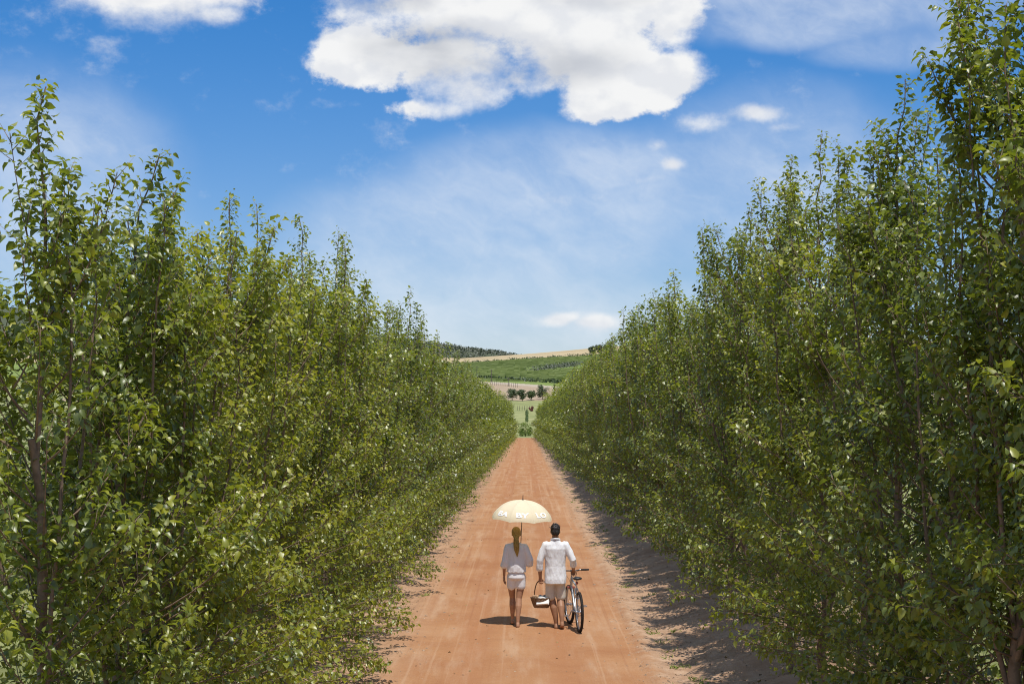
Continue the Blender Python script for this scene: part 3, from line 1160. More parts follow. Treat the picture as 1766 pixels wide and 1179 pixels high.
def build_country():
    r = np.random.default_rng(11)

    def at(px, d):
        x = (px - 905) / F * d
        return (x, d, lz(x, d))
    bushy('round_tree', at(883, 450), 4.0, 3.7, 'leftmost dark round tree of the short row beyond the road end', 'tree', M_LEAF_DARK, 1, group='round trees beyond the road end')
    bushy('round_tree', at(900.5, 446), 3.6, 3.2, 'smaller dark tree with visible trunk, second from left in the row beyond the road', 'tree', M_LEAF_DARK, 2, trunk=.32, group='round trees beyond the road end')
    bushy('round_tree', at(916, 452), 3.1, 3.1, 'lowest and palest of the round trees in the row beyond the road', 'tree', M_LEAF_FAR, 3, trunk=.3, group='round trees beyond the road end')
    bushy('round_tree', at(935, 455), 4.7, 4.1, 'tallest dark round tree at the right end of the row beyond the road', 'tree', M_LEAF_DARK, 4, group='round trees beyond the road end')
    bushy('cypress_tree', at(955.5, 450), 5.6, 1.1, 'thin dark pointed tree standing above the end of the right tree row', 'tree', M_LEAF_DARK, 5, trunk=.08, n=22, conic=.75, leaf=.25)
    bushy('bush', at(906, 283), 2.9, 2.5, 'yellow-green weeping bush standing at the end of the dirt road', 'bush', M_LEAF_BRIGHT, 6, trunk=.15, leaf=.2, per=40)
    bushy('bush', at(899, 287), 1.7, 1.1, 'low pale bush at the left side of the road end', 'bush', M_LEAF_BRIGHT, 7, trunk=.1, leaf=.16)
    bushy('bush', at(914, 287), 1.9, 1.1, 'low pale bush at the right side of the road end', 'bush', M_LEAF_BRIGHT, 8, trunk=.1, leaf=.16)
    bushy('red_bush', at(916, 392), 1.3, 1.5, 'small dark red bush in the pale field beyond the road end', 'bush', M_LEAF_RED, 9, trunk=.1, leaf=.16, n=14)
    for px, d, h, lab in ((1021, 930, 4.2, 'dark tree at the left of the clump on the wheat ridge at right'), (1033, 935, 5.0, 'tall dark tree in the middle of the clump on the wheat ridge'),
                          (1047, 940, 5.6, 'dark tree at the right of the clump on the wheat ridge')):
        bushy('ridge_tree', at(px, d), h, h * 1.35, lab, 'tree', M_LEAF_DARK, int(px), trunk=.10, leaf=.6, group='dark trees on the wheat ridge')
    # clipped dark hedge running away from the road end
    cs = [((908.5 - 905) / F * d, d, lz(1.4, d) + .3) for d in np.linspace(345, 388, 30)]
    tag(link('low_hedge', cl_mesh('low_hedge', clumps(r, cs, [(.35, 1.0, .4)] * 30, 40, .2), M_LEAF_FAR)),
        'dark low hedge running up the pale field beyond the road end', 'hedge')
    # utility poles across the vineyard
    labs = ['farthest short pole high on the green slope near the left tree row', 'slim dark pole on the green slope, second from left',
            'tallest dark pole at the lower edge of the green vineyard', 'short pole standing on the pale farm track']
    for (px, d, h), lab in zip(((802, 790, 3.4), (822.5, 640, 4.9), (847.5, 566, 5.0), (876.5, 531, 3.1)), labs):
        t = empty('utility_pole', at(px, d))
        tag(t, lab, 'pole', 'poles across the vineyard slope')
        mb = MB()
        mb.tube([(0, 0, -.4), (0, 0, h)], [.15, .11], 8)
        mb.build('post', M_WOOD_GREY, t)
        mb = MB()
        mb.box((0, -.13, h - .35), (1.3, .09, .1))
        mb.build('crossarm', M_WOOD_GREY, t, False)
        for s in (-.5, .5):
            mb = MB()
            mb.tube([(s, -.13, h - .30), (s, -.13, h - .14)], [.05, .035], 8)
            mb.build('insulator', M_WOOD_GREY, t)
    # thin posts of the young vineyard and of the field fence
    mb = MB()
    mb.tube([(0, 0, -.3), (.02, 0, 1.65)], [.07, .055], 6)
    pm = mb.mesh('vineyard_post', M_WOOD_GREY)
    for i in range(15):
        px = 846 + i * 3.3
        d = 541 - i * 1.3
        o = link('vineyard_post', pm)
        o.location = at(px, d)
        o.rotation_euler = (r.normal() * .03, r.normal() * .03, 0)
        tag(o, 'thin wooden post in the row along the pale farm track', 'post', 'posts along the farm track')
    for i in range(7):
        o = link('fence_post', pm)
        o.location = at(892 + i * 4.2, 397 + (i % 2) * .4)
        o.scale = (1, 1, .7)
        tag(o, 'thin wooden post in the pale field below the round trees', 'post', 'posts in the pale field')
    # vine rows, shrubs, woods: masses nobody could count
    V, Q, T = [], [], []
    y = 575.0
    while y < 880:
        xs = np.arange(-95, 135, 3.2)
        yy = y + 6 * vnoise(np.stack([xs * .02, 0 * xs + y * .01, 0 * xs], 1))
        ok = (yy > np.clip(532 - 1.4 * xs, 500, 600) + 20)
        ok &= ~((xs > 2) & (xs < 30) & (yy > 690) & (yy < 745))
        h = .55 + .4 * r.uniform(size=len(xs))
        z = land(xs, yy)
        for i in range(len(xs) - 1):
            if not (ok[i] and ok[i + 1]) or r.uniform() < .05:
                continue
            b = len(V)
            for j, (dy, fz) in ((i, (-.8, 0)), (i, (-.6, 1)), (i, (1.0, .9)), (i + 1, (-.8, 0)), (i + 1, (-.6, 1)), (i + 1, (1.0, .9))):
                V.append((xs[j], yy[j] + dy + r.normal() * .12, z[j] + fz * h[j]))
                T.append(.45 + .16 * r.normal() + .12 * math.sin(xs[j] * .05 + y * .03))
            Q += [(b, b + 3, b + 4, b + 1), (b + 1, b + 4, b + 5, b + 2)]
        y += 3.4
    me = mk_mesh('vine_rows', np.array(V), [np.array(Q)], M_VINE, False, attrs={'tint': np.clip(T, 0, 1)})
    tag(link('vine_rows', me), kind='stuff')
    cs, rs = [], []
    for i in range(170):
        x = r.uniform(-75, 110)
        d = 886 + .15 * x + r.normal() * 1.5
        s = r.uniform(.5, 1.3)
        cs.append((x, d, lz(x, d) + s * .5))
        rs.append((s * 1.8, s, s))
    for i in range(70):
        x = r.uniform(-20, 26)
        d = np.clip(532 - 1.4 * x, 500, 600) + 44 + r.normal() * .6
        cs.append((x, d, lz(x, d) + .6))
        rs.append((1.2, .8, .8))
    tag(link('hedgerow', cl_mesh('hedgerow', clumps(r, cs, rs, 22, .75), M_LEAF_DARK)), kind='stuff')
    cs, rs = [], []
    for i in range(150):
        a = r.uniform()
        x = 3 + 26 * a + r.normal() * 1.5
        d = 700 + 40 * a + r.normal() * 9
        s = r.uniform(.7, 1.5)
        cs.append((x, d, lz(x, d) + s * .5))
        rs.append((s * 1.3, s, s))
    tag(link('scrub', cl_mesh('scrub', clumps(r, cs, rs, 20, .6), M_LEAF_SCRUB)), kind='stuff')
    cs, rs = [], []
    for i in range(2600):
        x = r.uniform(-170, 30) if i < 1500 else r.uniform(-900, -120)
        d = r.uniform(1180, 1850)
        s = r.uniform(.9, 2.6) * (1.4 if i >= 1500 else 1)
        cs.append((x, d, lz(x, d) + s * .55))
        rs.append((s * 2.0, s, s * .8))
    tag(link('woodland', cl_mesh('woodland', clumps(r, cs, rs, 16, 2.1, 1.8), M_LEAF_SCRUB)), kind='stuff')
    # rough brush behind the left row
    cs, rs = [], []
    for i in range(420):
        x = r.uniform(-130, -13)
        d = r.uniform(45, 330)
        s = r.uniform(.25, .8) * (1 + d / 250)
        cs.append((x, d, lz(x, d) + s * .4))
        rs.append((s * 1.3, s, s * .8))
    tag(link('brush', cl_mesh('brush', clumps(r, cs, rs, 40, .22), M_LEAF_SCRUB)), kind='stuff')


build_country()


# ------------------------------------------------------------------ loose things on the ground
M_STONE = mat('pebble_stone', (.36, .25, .17), .9, .2, var=.5, vscale=3)
M_DRY = leaf_material('dry_leaf', [(0, (.10, .055, .025)), (.5, (.22, .12, .05)), (1, (.33, .24, .08))], [(0, (.1, .05, .02)), (1, (.3, .2, .05))], rough=.7, transl=.1)


def road_z(x, y):
    p = np.stack([x, y, 0 * x], 1)
    rough = .30 + .7 * np.maximum(sstep(-x, 1.2, 2.4), sstep(x, 1.5, 2.0))
    return land(x, y) + rough * (0.030 * fbm(p * 2.2, 4, 3) + 0.010 * fbm(p * 9, 3, 9)) + .006 * fbm(p * np.array([6, .5, 1]), 3, 5)


def build_litter():
    r = np.random.default_rng(21)
    n = 2600
    y = 18.5 + 60 * r.uniform(size=n) ** 2
    x = np.where(r.uniform(size=n) < .45, r.normal(1.95, .22, n), np.where(r.uniform(size=n) < .6, r.normal(-2.1, .35, n), r.uniform(-1.9, 1.7, n)))
    s = np.clip(.006 + .010 * r.exponential(size=n), .005, .045) * np.where(np.abs(x) < 1.5, .6, 1)
    z = road_z(x, y)
    base = np.array([(1, 0, 0), (-.5, .87, 0), (-.5, -.87, 0), (.1, 0, .75), (-.6, 0, .45)])
    V, Fs = [], []
    fb = np.array([(0, 1, 3), (1, 4, 3), (1, 2, 4), (2, 3, 4), (2, 0, 3)])
    for i in range(n):
        a = r.uniform(0, 6.28)
        q = base * np.array([r.uniform(.7, 1.4), r.uniform(.7, 1.2), r.uniform(.7, 1.1)]) * s[i]
        c, d = math.cos(a), math.sin(a)
        V.append(np.stack([q[:, 0] * c - q[:, 1] * d + x[i], q[:, 0] * d + q[:, 1] * c + y[i], q[:, 2] + z[i] - s[i] * .15], 1))
        Fs.append(fb + i * 5)
    tag(link('pebbles', mk_mesh('pebbles', np.concatenate(V), [np.concatenate(Fs)], M_STONE, False)), kind='stuff')
    n = 2200
    y = 18.5 + 70 * r.uniform(size=n) ** 1.6
    x = np.where(r.uniform(size=n) < .5, -2.0 - r.exponential(.6, n), 2.4 + r.exponential(.7, n)) + r.normal(size=n) * .15
    x = np.where(r.uniform(size=n) < .06, r.uniform(-1.8, 1.8, n), x)
    P = np.stack([x, y, road_z(x, y) + .008], 1)
    D = norm(np.stack([r.normal(size=n), r.normal(size=n), .25 * r.normal(size=n)], 1))
    up = np.array([0, 0, 1.]) + .35 * r.normal(size=(n, 3))
    N = norm(up - D * (up * D).sum(1)[:, None])
    L = r.uniform(.03, .075, n)
    tag(link('leaf_litter', leaf_mesh('leaf_litter', P, D, N, L, L * .6, r.uniform(size=n), MD, M_DRY)), kind='stuff')
    # tufts of green weeds along the right margin
    c = []
    for k in range(70):
        ty = 19 + 70 * r.uniform() ** 1.7
        tx = r.normal(2.25, .18) if k % 4 else -2.15 + r.normal() * .15
        for j in range(r.integers(8, 26)):
            c.append((tx + r.normal() * .05, ty + r.normal() * .05))
    c = np.array(c)
    n = len(c)
    P = np.stack([c[:, 0], c[:, 1], road_z(c[:, 0], c[:, 1]) - .005], 1)
    D = norm(np.stack([r.normal(size=n) * .6, r.normal(size=n) * .6, .5 + 0 * c[:, 0]], 1))
    up = norm(r.normal(size=(n, 3)))
    N = norm(up - D * (up * D).sum(1)[:, None])
    L = r.uniform(.04, .12, n)
    tag(link('weeds', leaf_mesh('weeds', P, D, N, L, L * .2, r.uniform(.3, .9, n), MD, M_LEAF_BRIGHT)), kind='stuff')


build_litter()

# ------------------------------------------------------------------ people
M_SKIN_M = mat('tanned_skin', (.36, .185, .105), .5, .35, var=.10, vscale=9)
M_SKIN_W = mat('warm_skin', (.40, .215, .13), .5, .35, var=.10, vscale=9)
M_LINEN = mat('white_linen', (.88, .88, .90), .85, .2, var=.03, vscale=30, bump=.25, bscale=420, transl=.12)
M_COTTON = mat('white_cotton', (.88, .87, .90), .85, .2, var=.02, vscale=30, bump=.15, bscale=380, transl=.12)
M_KHAKI = mat('beige_cotton', (.68, .61, .52), .9, .15, var=.06, vscale=24, bump=.2, bscale=380)
M_HAIR_D = mat('dark_hair', (.022, .017, .015), .5, .45, var=.4, vscale=60)
M_HAIR_B = mat('blonde_hair', (.38, .26, .075), .5, .4, var=.35, vscale=50)


def finger_chain(mb, base, d, n, lengths, curl, r0):
    p = Vector(base)
    pts = [p.copy()]
    ang = 0
    for L in lengths:
        ang += curl
        v = d * math.cos(ang) + n * math.sin(ang)
        p = p + v * L
        pts.append(p.copy())
    mb.tube(pts, [r0, r0 * .95, r0 * .88, r0 * .72], 8)


def hand(mb, wrist, d, n, curl=.35, thumb_side=1, sc=1.0):
    """palm of four metacarpals, four unequal fingers that bend towards n, and a thumb from the side"""
    d = Vector(d).normalized()
    n = Vector(n)
    n = (n - d * n.dot(d)).normalized()
    s = d.cross(n) * thumb_side
    w = Vector(wrist)
    for i, (pl, fl) in enumerate(((.086, .072), (.088, .080), (.083, .075), (.075, .058))):
        o = s * (.030 - .0195 * i) * sc
        k = w + d * pl * sc + o
        mb.tube([w + d * .004 + o * .55, k], [.0135 * sc, .0115 * sc], 8)
        finger_chain(mb, k, d, n, [fl * .46 * sc, fl * .30 * sc, fl * .24 * sc], curl, .0092 * sc)
    t0 = w + d * .022 * sc + s * .026 * sc
    t1 = t0 + (d * .6 + s * .65 + n * .35).normalized() * .038 * sc
    t2 = t1 + (d * .85 + s * .15 + n * (.3 + .5 * curl)).normalized() * .032 * sc
    t3 = t2 + (d * .8 - s * .15 + n * (.3 + .8 * curl)).normalized() * .026 * sc
    mb.tube([t0, t1, t2, t3], [.0135 * sc, .0115 * sc, .0105 * sc, .008 * sc], 8)


def foot(mb, ankle, heel, ball, toe, sc=1.0):
    a, h, b, t = (Vector(v) for v in (ankle, heel, ball, toe))
    mb.tube([a, (a + h) / 2, h], [.034 * sc, .036 * sc, .032 * sc], 10)
    mb.tube([h, (h + b) / 2 + Vector((0, 0, .012)), b], [.031 * sc, .033 * sc, .029 * sc], 10, sx=1.15)
    mb.tube([a, (a + b) / 2 + Vector((0, 0, .012)), b], [.033 * sc, .034 * sc, .026 * sc], 10)
    f = (t - b)
    s = Vector((f.y, -f.x, 0)).normalized()
    for k in range(5):
        o = s * (.034 - .017 * k) * sc
        L = (1.0, .98, .9, .8, .68)[k]
        mb.tube([b + o * .9, b + o * 1.1 + f * L], [.013 * sc, .0095 * sc], 7)


def head(mb, c, sc=1.0, yaw=0.0):
    R = Matrix.Rotation(yaw, 3, 'Z')
    c = Vector(c)

    def q(x, y, z):
        return c + R @ (Vector((x, y, z)) * sc)
    mb.ball(q(0, -.012, .03), (.076 * sc, .093 * sc, .098 * sc), 20, 14, R)
    mb.ball(q(0, .030, -.035), (.062 * sc, .066 * sc, .082 * sc), 16, 12, R)
    mb.ball(q(0, .055, -.085), (.034 * sc, .036 * sc, .030 * sc), 12, 8, R)
    mb.tube([q(0, .090, .012), q(0, .116, -.030), q(0, .098, -.040)], [.010 * sc, .013 * sc, .010 * sc], 8)
    for s in (-1, 1):
        mb.ball(q(s * .078, -.008, -.008), (.011 * sc, .021 * sc, .032 * sc), 10, 8, R)
        mb.ball(q(s * .030, .080, .030), (.020 * sc, .012 * sc, .010 * sc), 10, 6, R)      # brow
        mb.ball(q(s * .036, .066, -.012), (.022 * sc, .020 * sc, .020 * sc), 10, 6, R)     # cheek
    mb.ball(q(0, .090, -.062), (.024 * sc, .012 * sc, .008 * sc), 10, 6, R)                # lips


def creases(amp, f, seed):
    def fn(co):
        a = fbm(co * np.array(f), 4, seed)
        b = 1 - np.abs(fbm(co * np.array(f) * .55 + 7, 3, seed + 5))
        return amp * (.55 * a + .9 * (b - .75))
    return fn


def build_man(x, y):
    t = empty('person', (x, y, lz(x, y) - .01))
    tag(t, 'dark-haired man in white shirt and beige shorts walking away beside the bicycle', 'person')
    b = MB()
    head(b, (0.0, .02, 1.675), 1.0)
    b.tube([(0, -.01, 1.46), (0, .0, 1.60)], [.062, .056], 14)
    b.loft([(0, 0, .89, .13, .085), (0, 0, .95, .14, .095), (0, 0, 1.08, .15, .10), (0, .005, 1.25, .17, .115), (0, 0, 1.40, .18, .11), (0, 0, 1.47, .13, .085), (0, 0, 1.51, .06, .06)], 24)
    # image-left arm hanging with the basket
    b.tube([(-.175, 0, 1.43), (-.225, -.015, 1.30), (-.265, -.03, 1.17), (-.27, -.005, 1.05), (-.262, .02, .885)], [.058, .050, .043, .042, .028], 12)
    hand(b, (-.262, .022, .875), (.05, .10, -1), (.15, -1, -.1), 1.12, -1)
    # image-right arm bent to the handlebar
    b.tube([(.175, 0, 1.43), (.245, -.03, 1.30), (.300, -.055, 1.175), (.315, .06, 1.08), (.318, .17, .995)], [.058, .050, .043, .041, .028], 12)
    hand(b, (.318, .175, .990), (-.05, .75, -.5), (0, -.5, -.75), 1.0, -1)
    # legs
    b.tube([(-.080, 0, .90), (-.090, .02, .72), (-.06, .03, .50), (-.03, -.005, .36), (.0, -.02, .20), (.012, -.02, .09)], [.070, .070, .060, .064, .045, .034], 14)
    foot(b, (.012, -.02, .085), (.012, -.055, .032), (.008, .09, .026), (.006, .145, .016))
    b.tube([(.080, 0, .90), (.095, .02, .72), (.085, .03, .52), (.095, -.07, .38), (.105, -.13, .24), (.11, -.155, .145)], [.070, .070, .060, .064, .045, .034], 14)
    foot(b, (.11, -.155, .14), (.112, -.185, .085), (.110, -.075, .028), (.108, -.02, .014))
    body = b.remesh('body', M_SKIN_M, .0070, 5)
    body.parent = t
    s = MB()
    s.loft([(.0, -.012, .785, .190, .150), (.0, -.010, .86, .190, .148), (0, -.004, .96, .184, .136), (0, 0, 1.08, .176, .126), (0, .005, 1.25, .188, .132), (0, 0, 1.38, .202, .126), (0, 0, 1.45, .175, .102), (0, -.004, 1.50, .095, .078), (0, -.004, 1.535, .068, .068)], 36, 2.2)
    s.tube([(-.165, 0, 1.435), (-.222, -.012, 1.32), (-.265, -.03, 1.18), (-.272, -.015, 1.07)], [.078, .068, .060, .056], 16)
    s.tube([(-.269, -.018, 1.10), (-.272, -.010, 1.035)], [.061, .060], 16)
    s.tube([(.165, 0, 1.435), (.240, -.025, 1.31), (.298, -.055, 1.185), (.312, .015, 1.115)], [.078, .068, .060, .056], 16)
    s.tube([(.307, -.01, 1.14), (.314, .035, 1.098)], [.061, .060], 16)
    sh = s.remesh('shirt', M_LINEN, .0075, 1, creases(.011, (16, 16, 6.5), 3))
    sh.parent = t
    c = MB()
    c.tube([(.072 * math.cos(a), -.004 + .072 * math.sin(a), 1.535 - .018 * math.sin(a)) for a in np.linspace(-4.4, 1.26, 26)], [.016] * 26, 8)
    col = c.build('collar', M_LINEN, sh)
    k = MB()
    k.loft([(0, 0, .96, .150, .100), (0, 0, .88, .165, .112), (0, 0, .77, .170, .118)], 30)
    k.tube([(-.085, 0, .88), (-.088, .01, .72), (-.090, .014, .545)], [.088, .085, .085], 18)
    k.tube([(.085, 0, .88), (.092, .012, .72), (.096, .016, .545)], [.088, .085, .085], 18)
    sr = k.remesh('shorts', M_KHAKI, .0085, 3, creases(.004, (11, 11, 7), 12))
    sr.parent = t
    h = MB()
    h.ball((0, .005, 1.712), (.084, .103, .104), 20, 14)
    h.ball((0, -.045, 1.66), (.073, .062, .075), 16, 12)
    for i in range(60):
        a, u = RNG.uniform(0, 6.28), RNG.uniform(.1, .95)
        p = Vector((.082 * math.cos(a) * math.sqrt(1 - u * u), .10 * math.sin(a) * math.sqrt(1 - u * u), .10 * u)) + Vector((0, .004, 1.715))
        h.tube([p, p + Vector((RNG.normal() * .012, RNG.normal() * .014, .012 + .01 * RNG.uniform()))], [.008, .003], 5)
    hr = h.remesh('hair', M_HAIR_D, .005, 1, creases(.006, (60, 60, 30), 31))
    # open the hair at the face: keep what lies above the brow and behind the ears
    bm = bmesh.new()
    bm.from_mesh(hr.data)
    bmesh.ops.delete(bm, geom=[v for v in bm.verts if (v.co.y > .035 and v.co.z < 1.735) or v.co.z < 1.615], context='VERTS')
    bm.to_mesh(hr.data)
    bm.free()
    hr.parent = t
    return t


def build_woman(x, y):
    t = empty('person', (x, y, lz(x, y) - .01))
    tag(t, 'barefoot woman with blonde ponytail, white blouse and white shorts walking under the umbrella', 'person')
    b = MB()
    head(b, (0, .02, 1.60), .93)
    b.tube([(0, -.01, 1.40), (0, .0, 1.54)], [.050, .045], 14)
    b.loft([(0, 0, .85, .125, .085), (0, 0, .90, .130, .092), (0, 0, 1.02, .12, .085), (0, .01, 1.20, .135, .10), (0, 0, 1.34, .148, .09), (0, 0, 1.41, .11, .07), (0, 0, 1.45, .05, .05)], 24)
    b.tube([(-.148, 0, 1.375), (-.180, -.01, 1.25), (-.202, -.018, 1.12), (-.212, .01, 1.00), (-.212, .045, .875)], [.044, .038, .033, .031, .022], 12)
    hand(b, (-.212, .047, .868), (-.0, .12, -1), (.9, -.35, 0), .30, 1, .93)
    b.tube([(.148, 0, 1.375), (.205, .0, 1.26), (.245, .02, 1.135), (.19, .12, 1.12), (.125, .19, 1.115)], [.044, .038, .034, .031, .022], 12)
    hand(b, (.122, .195, 1.115), (-.85, .45, .05), (-.45, -.85, 0), .95, -1, .93)
    b.tube([(-.075, 0, .86), (-.083, .06, .68), (-.066, .14, .49), (-.066, .12, .36), (-.066, .15, .20), (-.066, .17, .095)], [.068, .070, .052, .056, .038, .028], 14)
    foot(b, (-.066, .17, .105), (-.066, .135, .06), (-.068, .265, .026), (-.07, .315, .014), .9)
    b.tube([(.075, 0, .86), (.076, -.0, .68), (.045, -.02, .49), (.038, -.075, .36), (.03, -.115, .20), (.028, -.135, .09)], [.068, .070, .052, .057, .039, .028], 14)
    foot(b, (.028, -.135, .085), (.028, -.165, .030), (.030, -.03, .024), (.031, .02, .014), .9)
    body = b.remesh('body', M_SKIN_W, .0070, 5)
    body.parent = t
    s = MB()
    s.loft([(0, -.004, .945, .170, .136), (0, -.002, 1.02, .168, .132), (0, .005, 1.16, .166, .122), (0, .005, 1.28, .172, .118), (0, 0, 1.37, .168, .098), (0, 0, 1.42, .120, .078), (0, 0, 1.452, .074, .062)], 36, 2.25)
    s.tube([(-.130, 0, 1.375), (-.172, -.008, 1.25), (-.198, -.015, 1.13), (-.208, .0, 1.055)], [.074, .066, .068, .074], 18)
    s.tube([(.130, 0, 1.375), (.190, .0, 1.26), (.235, .02, 1.15), (.225, .055, 1.09)], [.074, .068, .076, .080], 18)
    sh = s.remesh('blouse', M_COTTON, .0075, 1, creases(.012, (15, 15, 4.5), 41))
    sh.parent = t
    k = MB()
    k.loft([(0, 0, .975, .130, .098), (0, -.004, .91, .150, .115), (0, -.008, .85, .156, .124), (0, -.004, .82, .152, .110)], 30)
    k.tube([(-.078, -.002, .87), (-.082, .035, .695)], [.086, .084], 18)
    k.tube([(.078, -.006, .87), (.076, -.006, .695)], [.088, .086], 18)
    sr = k.remesh('shorts', M_COTTON, .008, 3, creases(.003, (12, 12, 8), 52))
    sr.parent = t
    h = MB()
    h.ball((0, -.004, 1.632), (.083, .100, .100), 22, 16)
    h.ball((0, -.062, 1.585), (.058, .042, .055), 14, 10)
    hr = h.remesh('hair', M_HAIR_B, .0055, 2, creases(.003, (25, 25, 70), 61))
    bm = bmesh.new()
    bm.from_mesh(hr.data)
    bmesh.ops.delete(bm, geom=[v for v in bm.verts if (v.co.y > .030 and v.co.z < 1.655) or v.co.z < 1.53], context='VERTS')
    bm.to_mesh(hr.data)
    bm.free()
    hr.parent = t
    p = MB()
    r = np.random.default_rng(3)
    for i in range(90):
        a, q = r.uniform(0, 6.28), math.sqrt(r.uniform())
        ox, oy = math.cos(a) * q, math.sin(a) * q
        ln = r.uniform(.78, 1.0)
        pts = []
        for u in np.linspace(0, 1, 9):
            uu = u * ln
            wd = np.interp(uu, [0, .08, .35, .7, 1], [.014, .036, .050, .038, .005])
            dp = np.interp(uu, [0, .15, .5, 1], [-.095, -.150, -.150, -.125])
            pts.append((-.006 + .022 * uu + ox * wd + .004 * math.sin(uu * 9 + i), dp + oy * wd * .8, 1.585 - .365 * uu + .01 * (uu < .1)))
        p.tube(pts, [.0055] * 8 + [.002], 5)
    pt = p.build('ponytail', M_HAIR_B, t)
    e = MB()
    e.ring((-.006, -.112, 1.572), (0, -1, -.5), .015, .006, 14, 6)
    e.build('hair_tie', M_HAIR_D, pt)
    return t


MAN_X, MAN_Y = .53, 24.86
WOM_X, WOM_Y = -.15, 25.0
build_man(MAN_X, MAN_Y)
build_woman(WOM_X, WOM_Y)

# ------------------------------------------------------------------ umbrella
M_CANOPY = mat('cream_canopy', (.93, .84, .62), .75, .25, transl=.30, tcol=(.90, .72, .36), var=.03, vscale=20)
M_LETTER = mat('white_print', (.93, .93, .92), .6, .3)
M_BLACK = mat('black_metal', (.02, .02, .022), .4, .5)
M_DWOOD = mat('dark_wood', (.10, .055, .03), .5, .4, var=.3, vscale=30)


def build_umbrella():
    t = empty('umbrella', (-.088, WOM_Y + .225, 1.02))
    t.rotation_euler = (math.radians(4.0), math.radians(2.6), 0)
    tag(t, 'cream umbrella with large white letters held over the woman', 'umbrella')
    R, Hd, zr, phi = .545, .335, .825, math.radians(80)
    half = math.pi / 8

    def surf(th, u, off=0.0):
        fr = th / half
        k = max(0.0, 1 - fr * fr)
        rr = R * math.sin(u * phi) / math.sin(phi)
        z = zr + Hd * (math.cos(u * phi) - math.cos(phi)) / (1 - math.cos(phi))
        rr *= 1 - .035 * k * u ** 3
        z += -.024 * k * math.sin(math.pi * u) + .018 * k * u ** 6
        nr, nz = math.sin(u * phi) * .9, math.cos(u * phi) * .9 + .1
        rr += off * nr
        z += off * nz
        return rr * math.cos(th), rr * math.sin(th), z
    nu, nv = 14, 10
    V, Fs = [], []
    for a in range(nu + 1):
        for c in range(nv + 1):
            V.append(surf((c / nv * 2 - 1) * half, max(.02, a / nu)))
    for a in range(nu):
        for c in range(nv):
            i = a * (nv + 1) + c
            Fs.append((i, i + nv + 1, i + nv + 2, i + 1))
    me = bpy.data.meshes.new('canopy_panel')
    me.from_pydata(V, [], Fs)
    me.materials.append(M_CANOPY)
    me.polygons.foreach_set('use_smooth', np.full(len(me.polygons), True))
    me.update()
    words = {6: 'BY', 5: 'BA', 7: 'LO'}
    for i in range(8):
        o = link('canopy_panel', me, t)
        o.rotation_euler = (0, 0, i * math.pi / 4)
        if i in words:
            cu = bpy.data.curves.new('lettering', 'FONT')
            cu.body = words[i]
            cu.size = .185
            cu.align_x = 'CENTER'
            cu.offset = .006
            cu.space_character = 1.0
            tmp = bpy.data.objects.new('lettering_tmp', cu)
            C.objects.link(tmp)
            m2 = bpy.data.meshes.new_from_object(tmp.evaluated_get(bpy.context.evaluated_depsgraph_get()))
            bpy.data.objects.remove(tmp)
            bm = bmesh.new()
            bm.from_mesh(m2)
            bmesh.ops.triangulate(bm, faces=bm.faces[:])
            for _ in range(4):
                bmesh.ops.subdivide_edges(bm, edges=[e for e in bm.edges if e.calc_length() > .014], cuts=1)
                bmesh.ops.triangulate(bm, faces=bm.faces[:])
            for v in bm.verts:
                u = .83 - v.co.y / (R * phi / math.sin(phi))
                rad = R * math.sin(u * phi) / math.sin(phi)
                th = max(-half, min(half, v.co.x / max(rad, .05)))
                v.co = surf(th, u, .0065)
            bmesh.ops.recalc_face_normals(bm, faces=bm.faces)
            bm.to_mesh(m2)
            bm.free()
            m2.name = 'lettering'
            m2.materials.clear()
            m2.materials.append(M_LETTER)
            link('lettering', m2, o)
    rm = MB()
    rm.tube([surf(half, u, -.005) for u in np.linspace(.03, 1.0, 12)], [.0022] * 12, 5)
    me = rm.mesh('rib', M_BLACK)
    sm = MB()
    sm.tube([(.012, 0, zr + .06), surf(half, .48, -.006)], [.002, .002], 5)
    me2 = sm.mesh('stretcher', M_BLACK)
    for i in range(8):
        link('rib', me, t).rotation_euler = (0, 0, i * math.pi / 4)
        link('stretcher', me2, t).rotation_euler = (0, 0, i * math.pi / 4)
    mb = MB()
    mb.tube([(0, 0, .10), (0, 0, zr + Hd + .01)], [.0065, .0065], 10)
    mb.build('shaft', M_BLACK, t)
    mb = MB()
    mb.tube([(0, 0, zr + Hd - .012), (0, 0, zr + Hd + .012), (0, 0, zr + Hd + .016), (0, 0, zr + Hd + .085)], [.018, .014, .007, .005], 10)
    mb.build('ferrule', M_BLACK, t)
    mb = MB()
    mb.tube([(0, 0, .14), (0, 0, .0), (.01, 0, -.05), (.045, 0, -.075), (.08, 0, -.05), (.085, 0, -.02)], [.011, .011, .011, .011, .011, .010], 10)
    mb.build('handle', M_DWOOD, t)


build_umbrella()

# ------------------------------------------------------------------ basket with its contents
M_WICKER = mat('wicker', (.32, .19, .10), .7, .3, var=.4, vscale=40)
M_WICKER2 = mat('dark_wicker', (.13, .075, .04), .7, .3, var=.3, vscale=40)
M_CLOTH_G = mat('grey_cloth', (.22, .24, .25), .9, .1, var=.1, vscale=20)
M_PAPER = mat('white_card', (.82, .80, .76), .7, .3)
M_PAPER_T = mat('brown_paper', (.50, .33, .20), .8, .2, var=.1, vscale=10)
M_REDB = mat('dark_red_fruit', (.20, .03, .025), .4, .5)


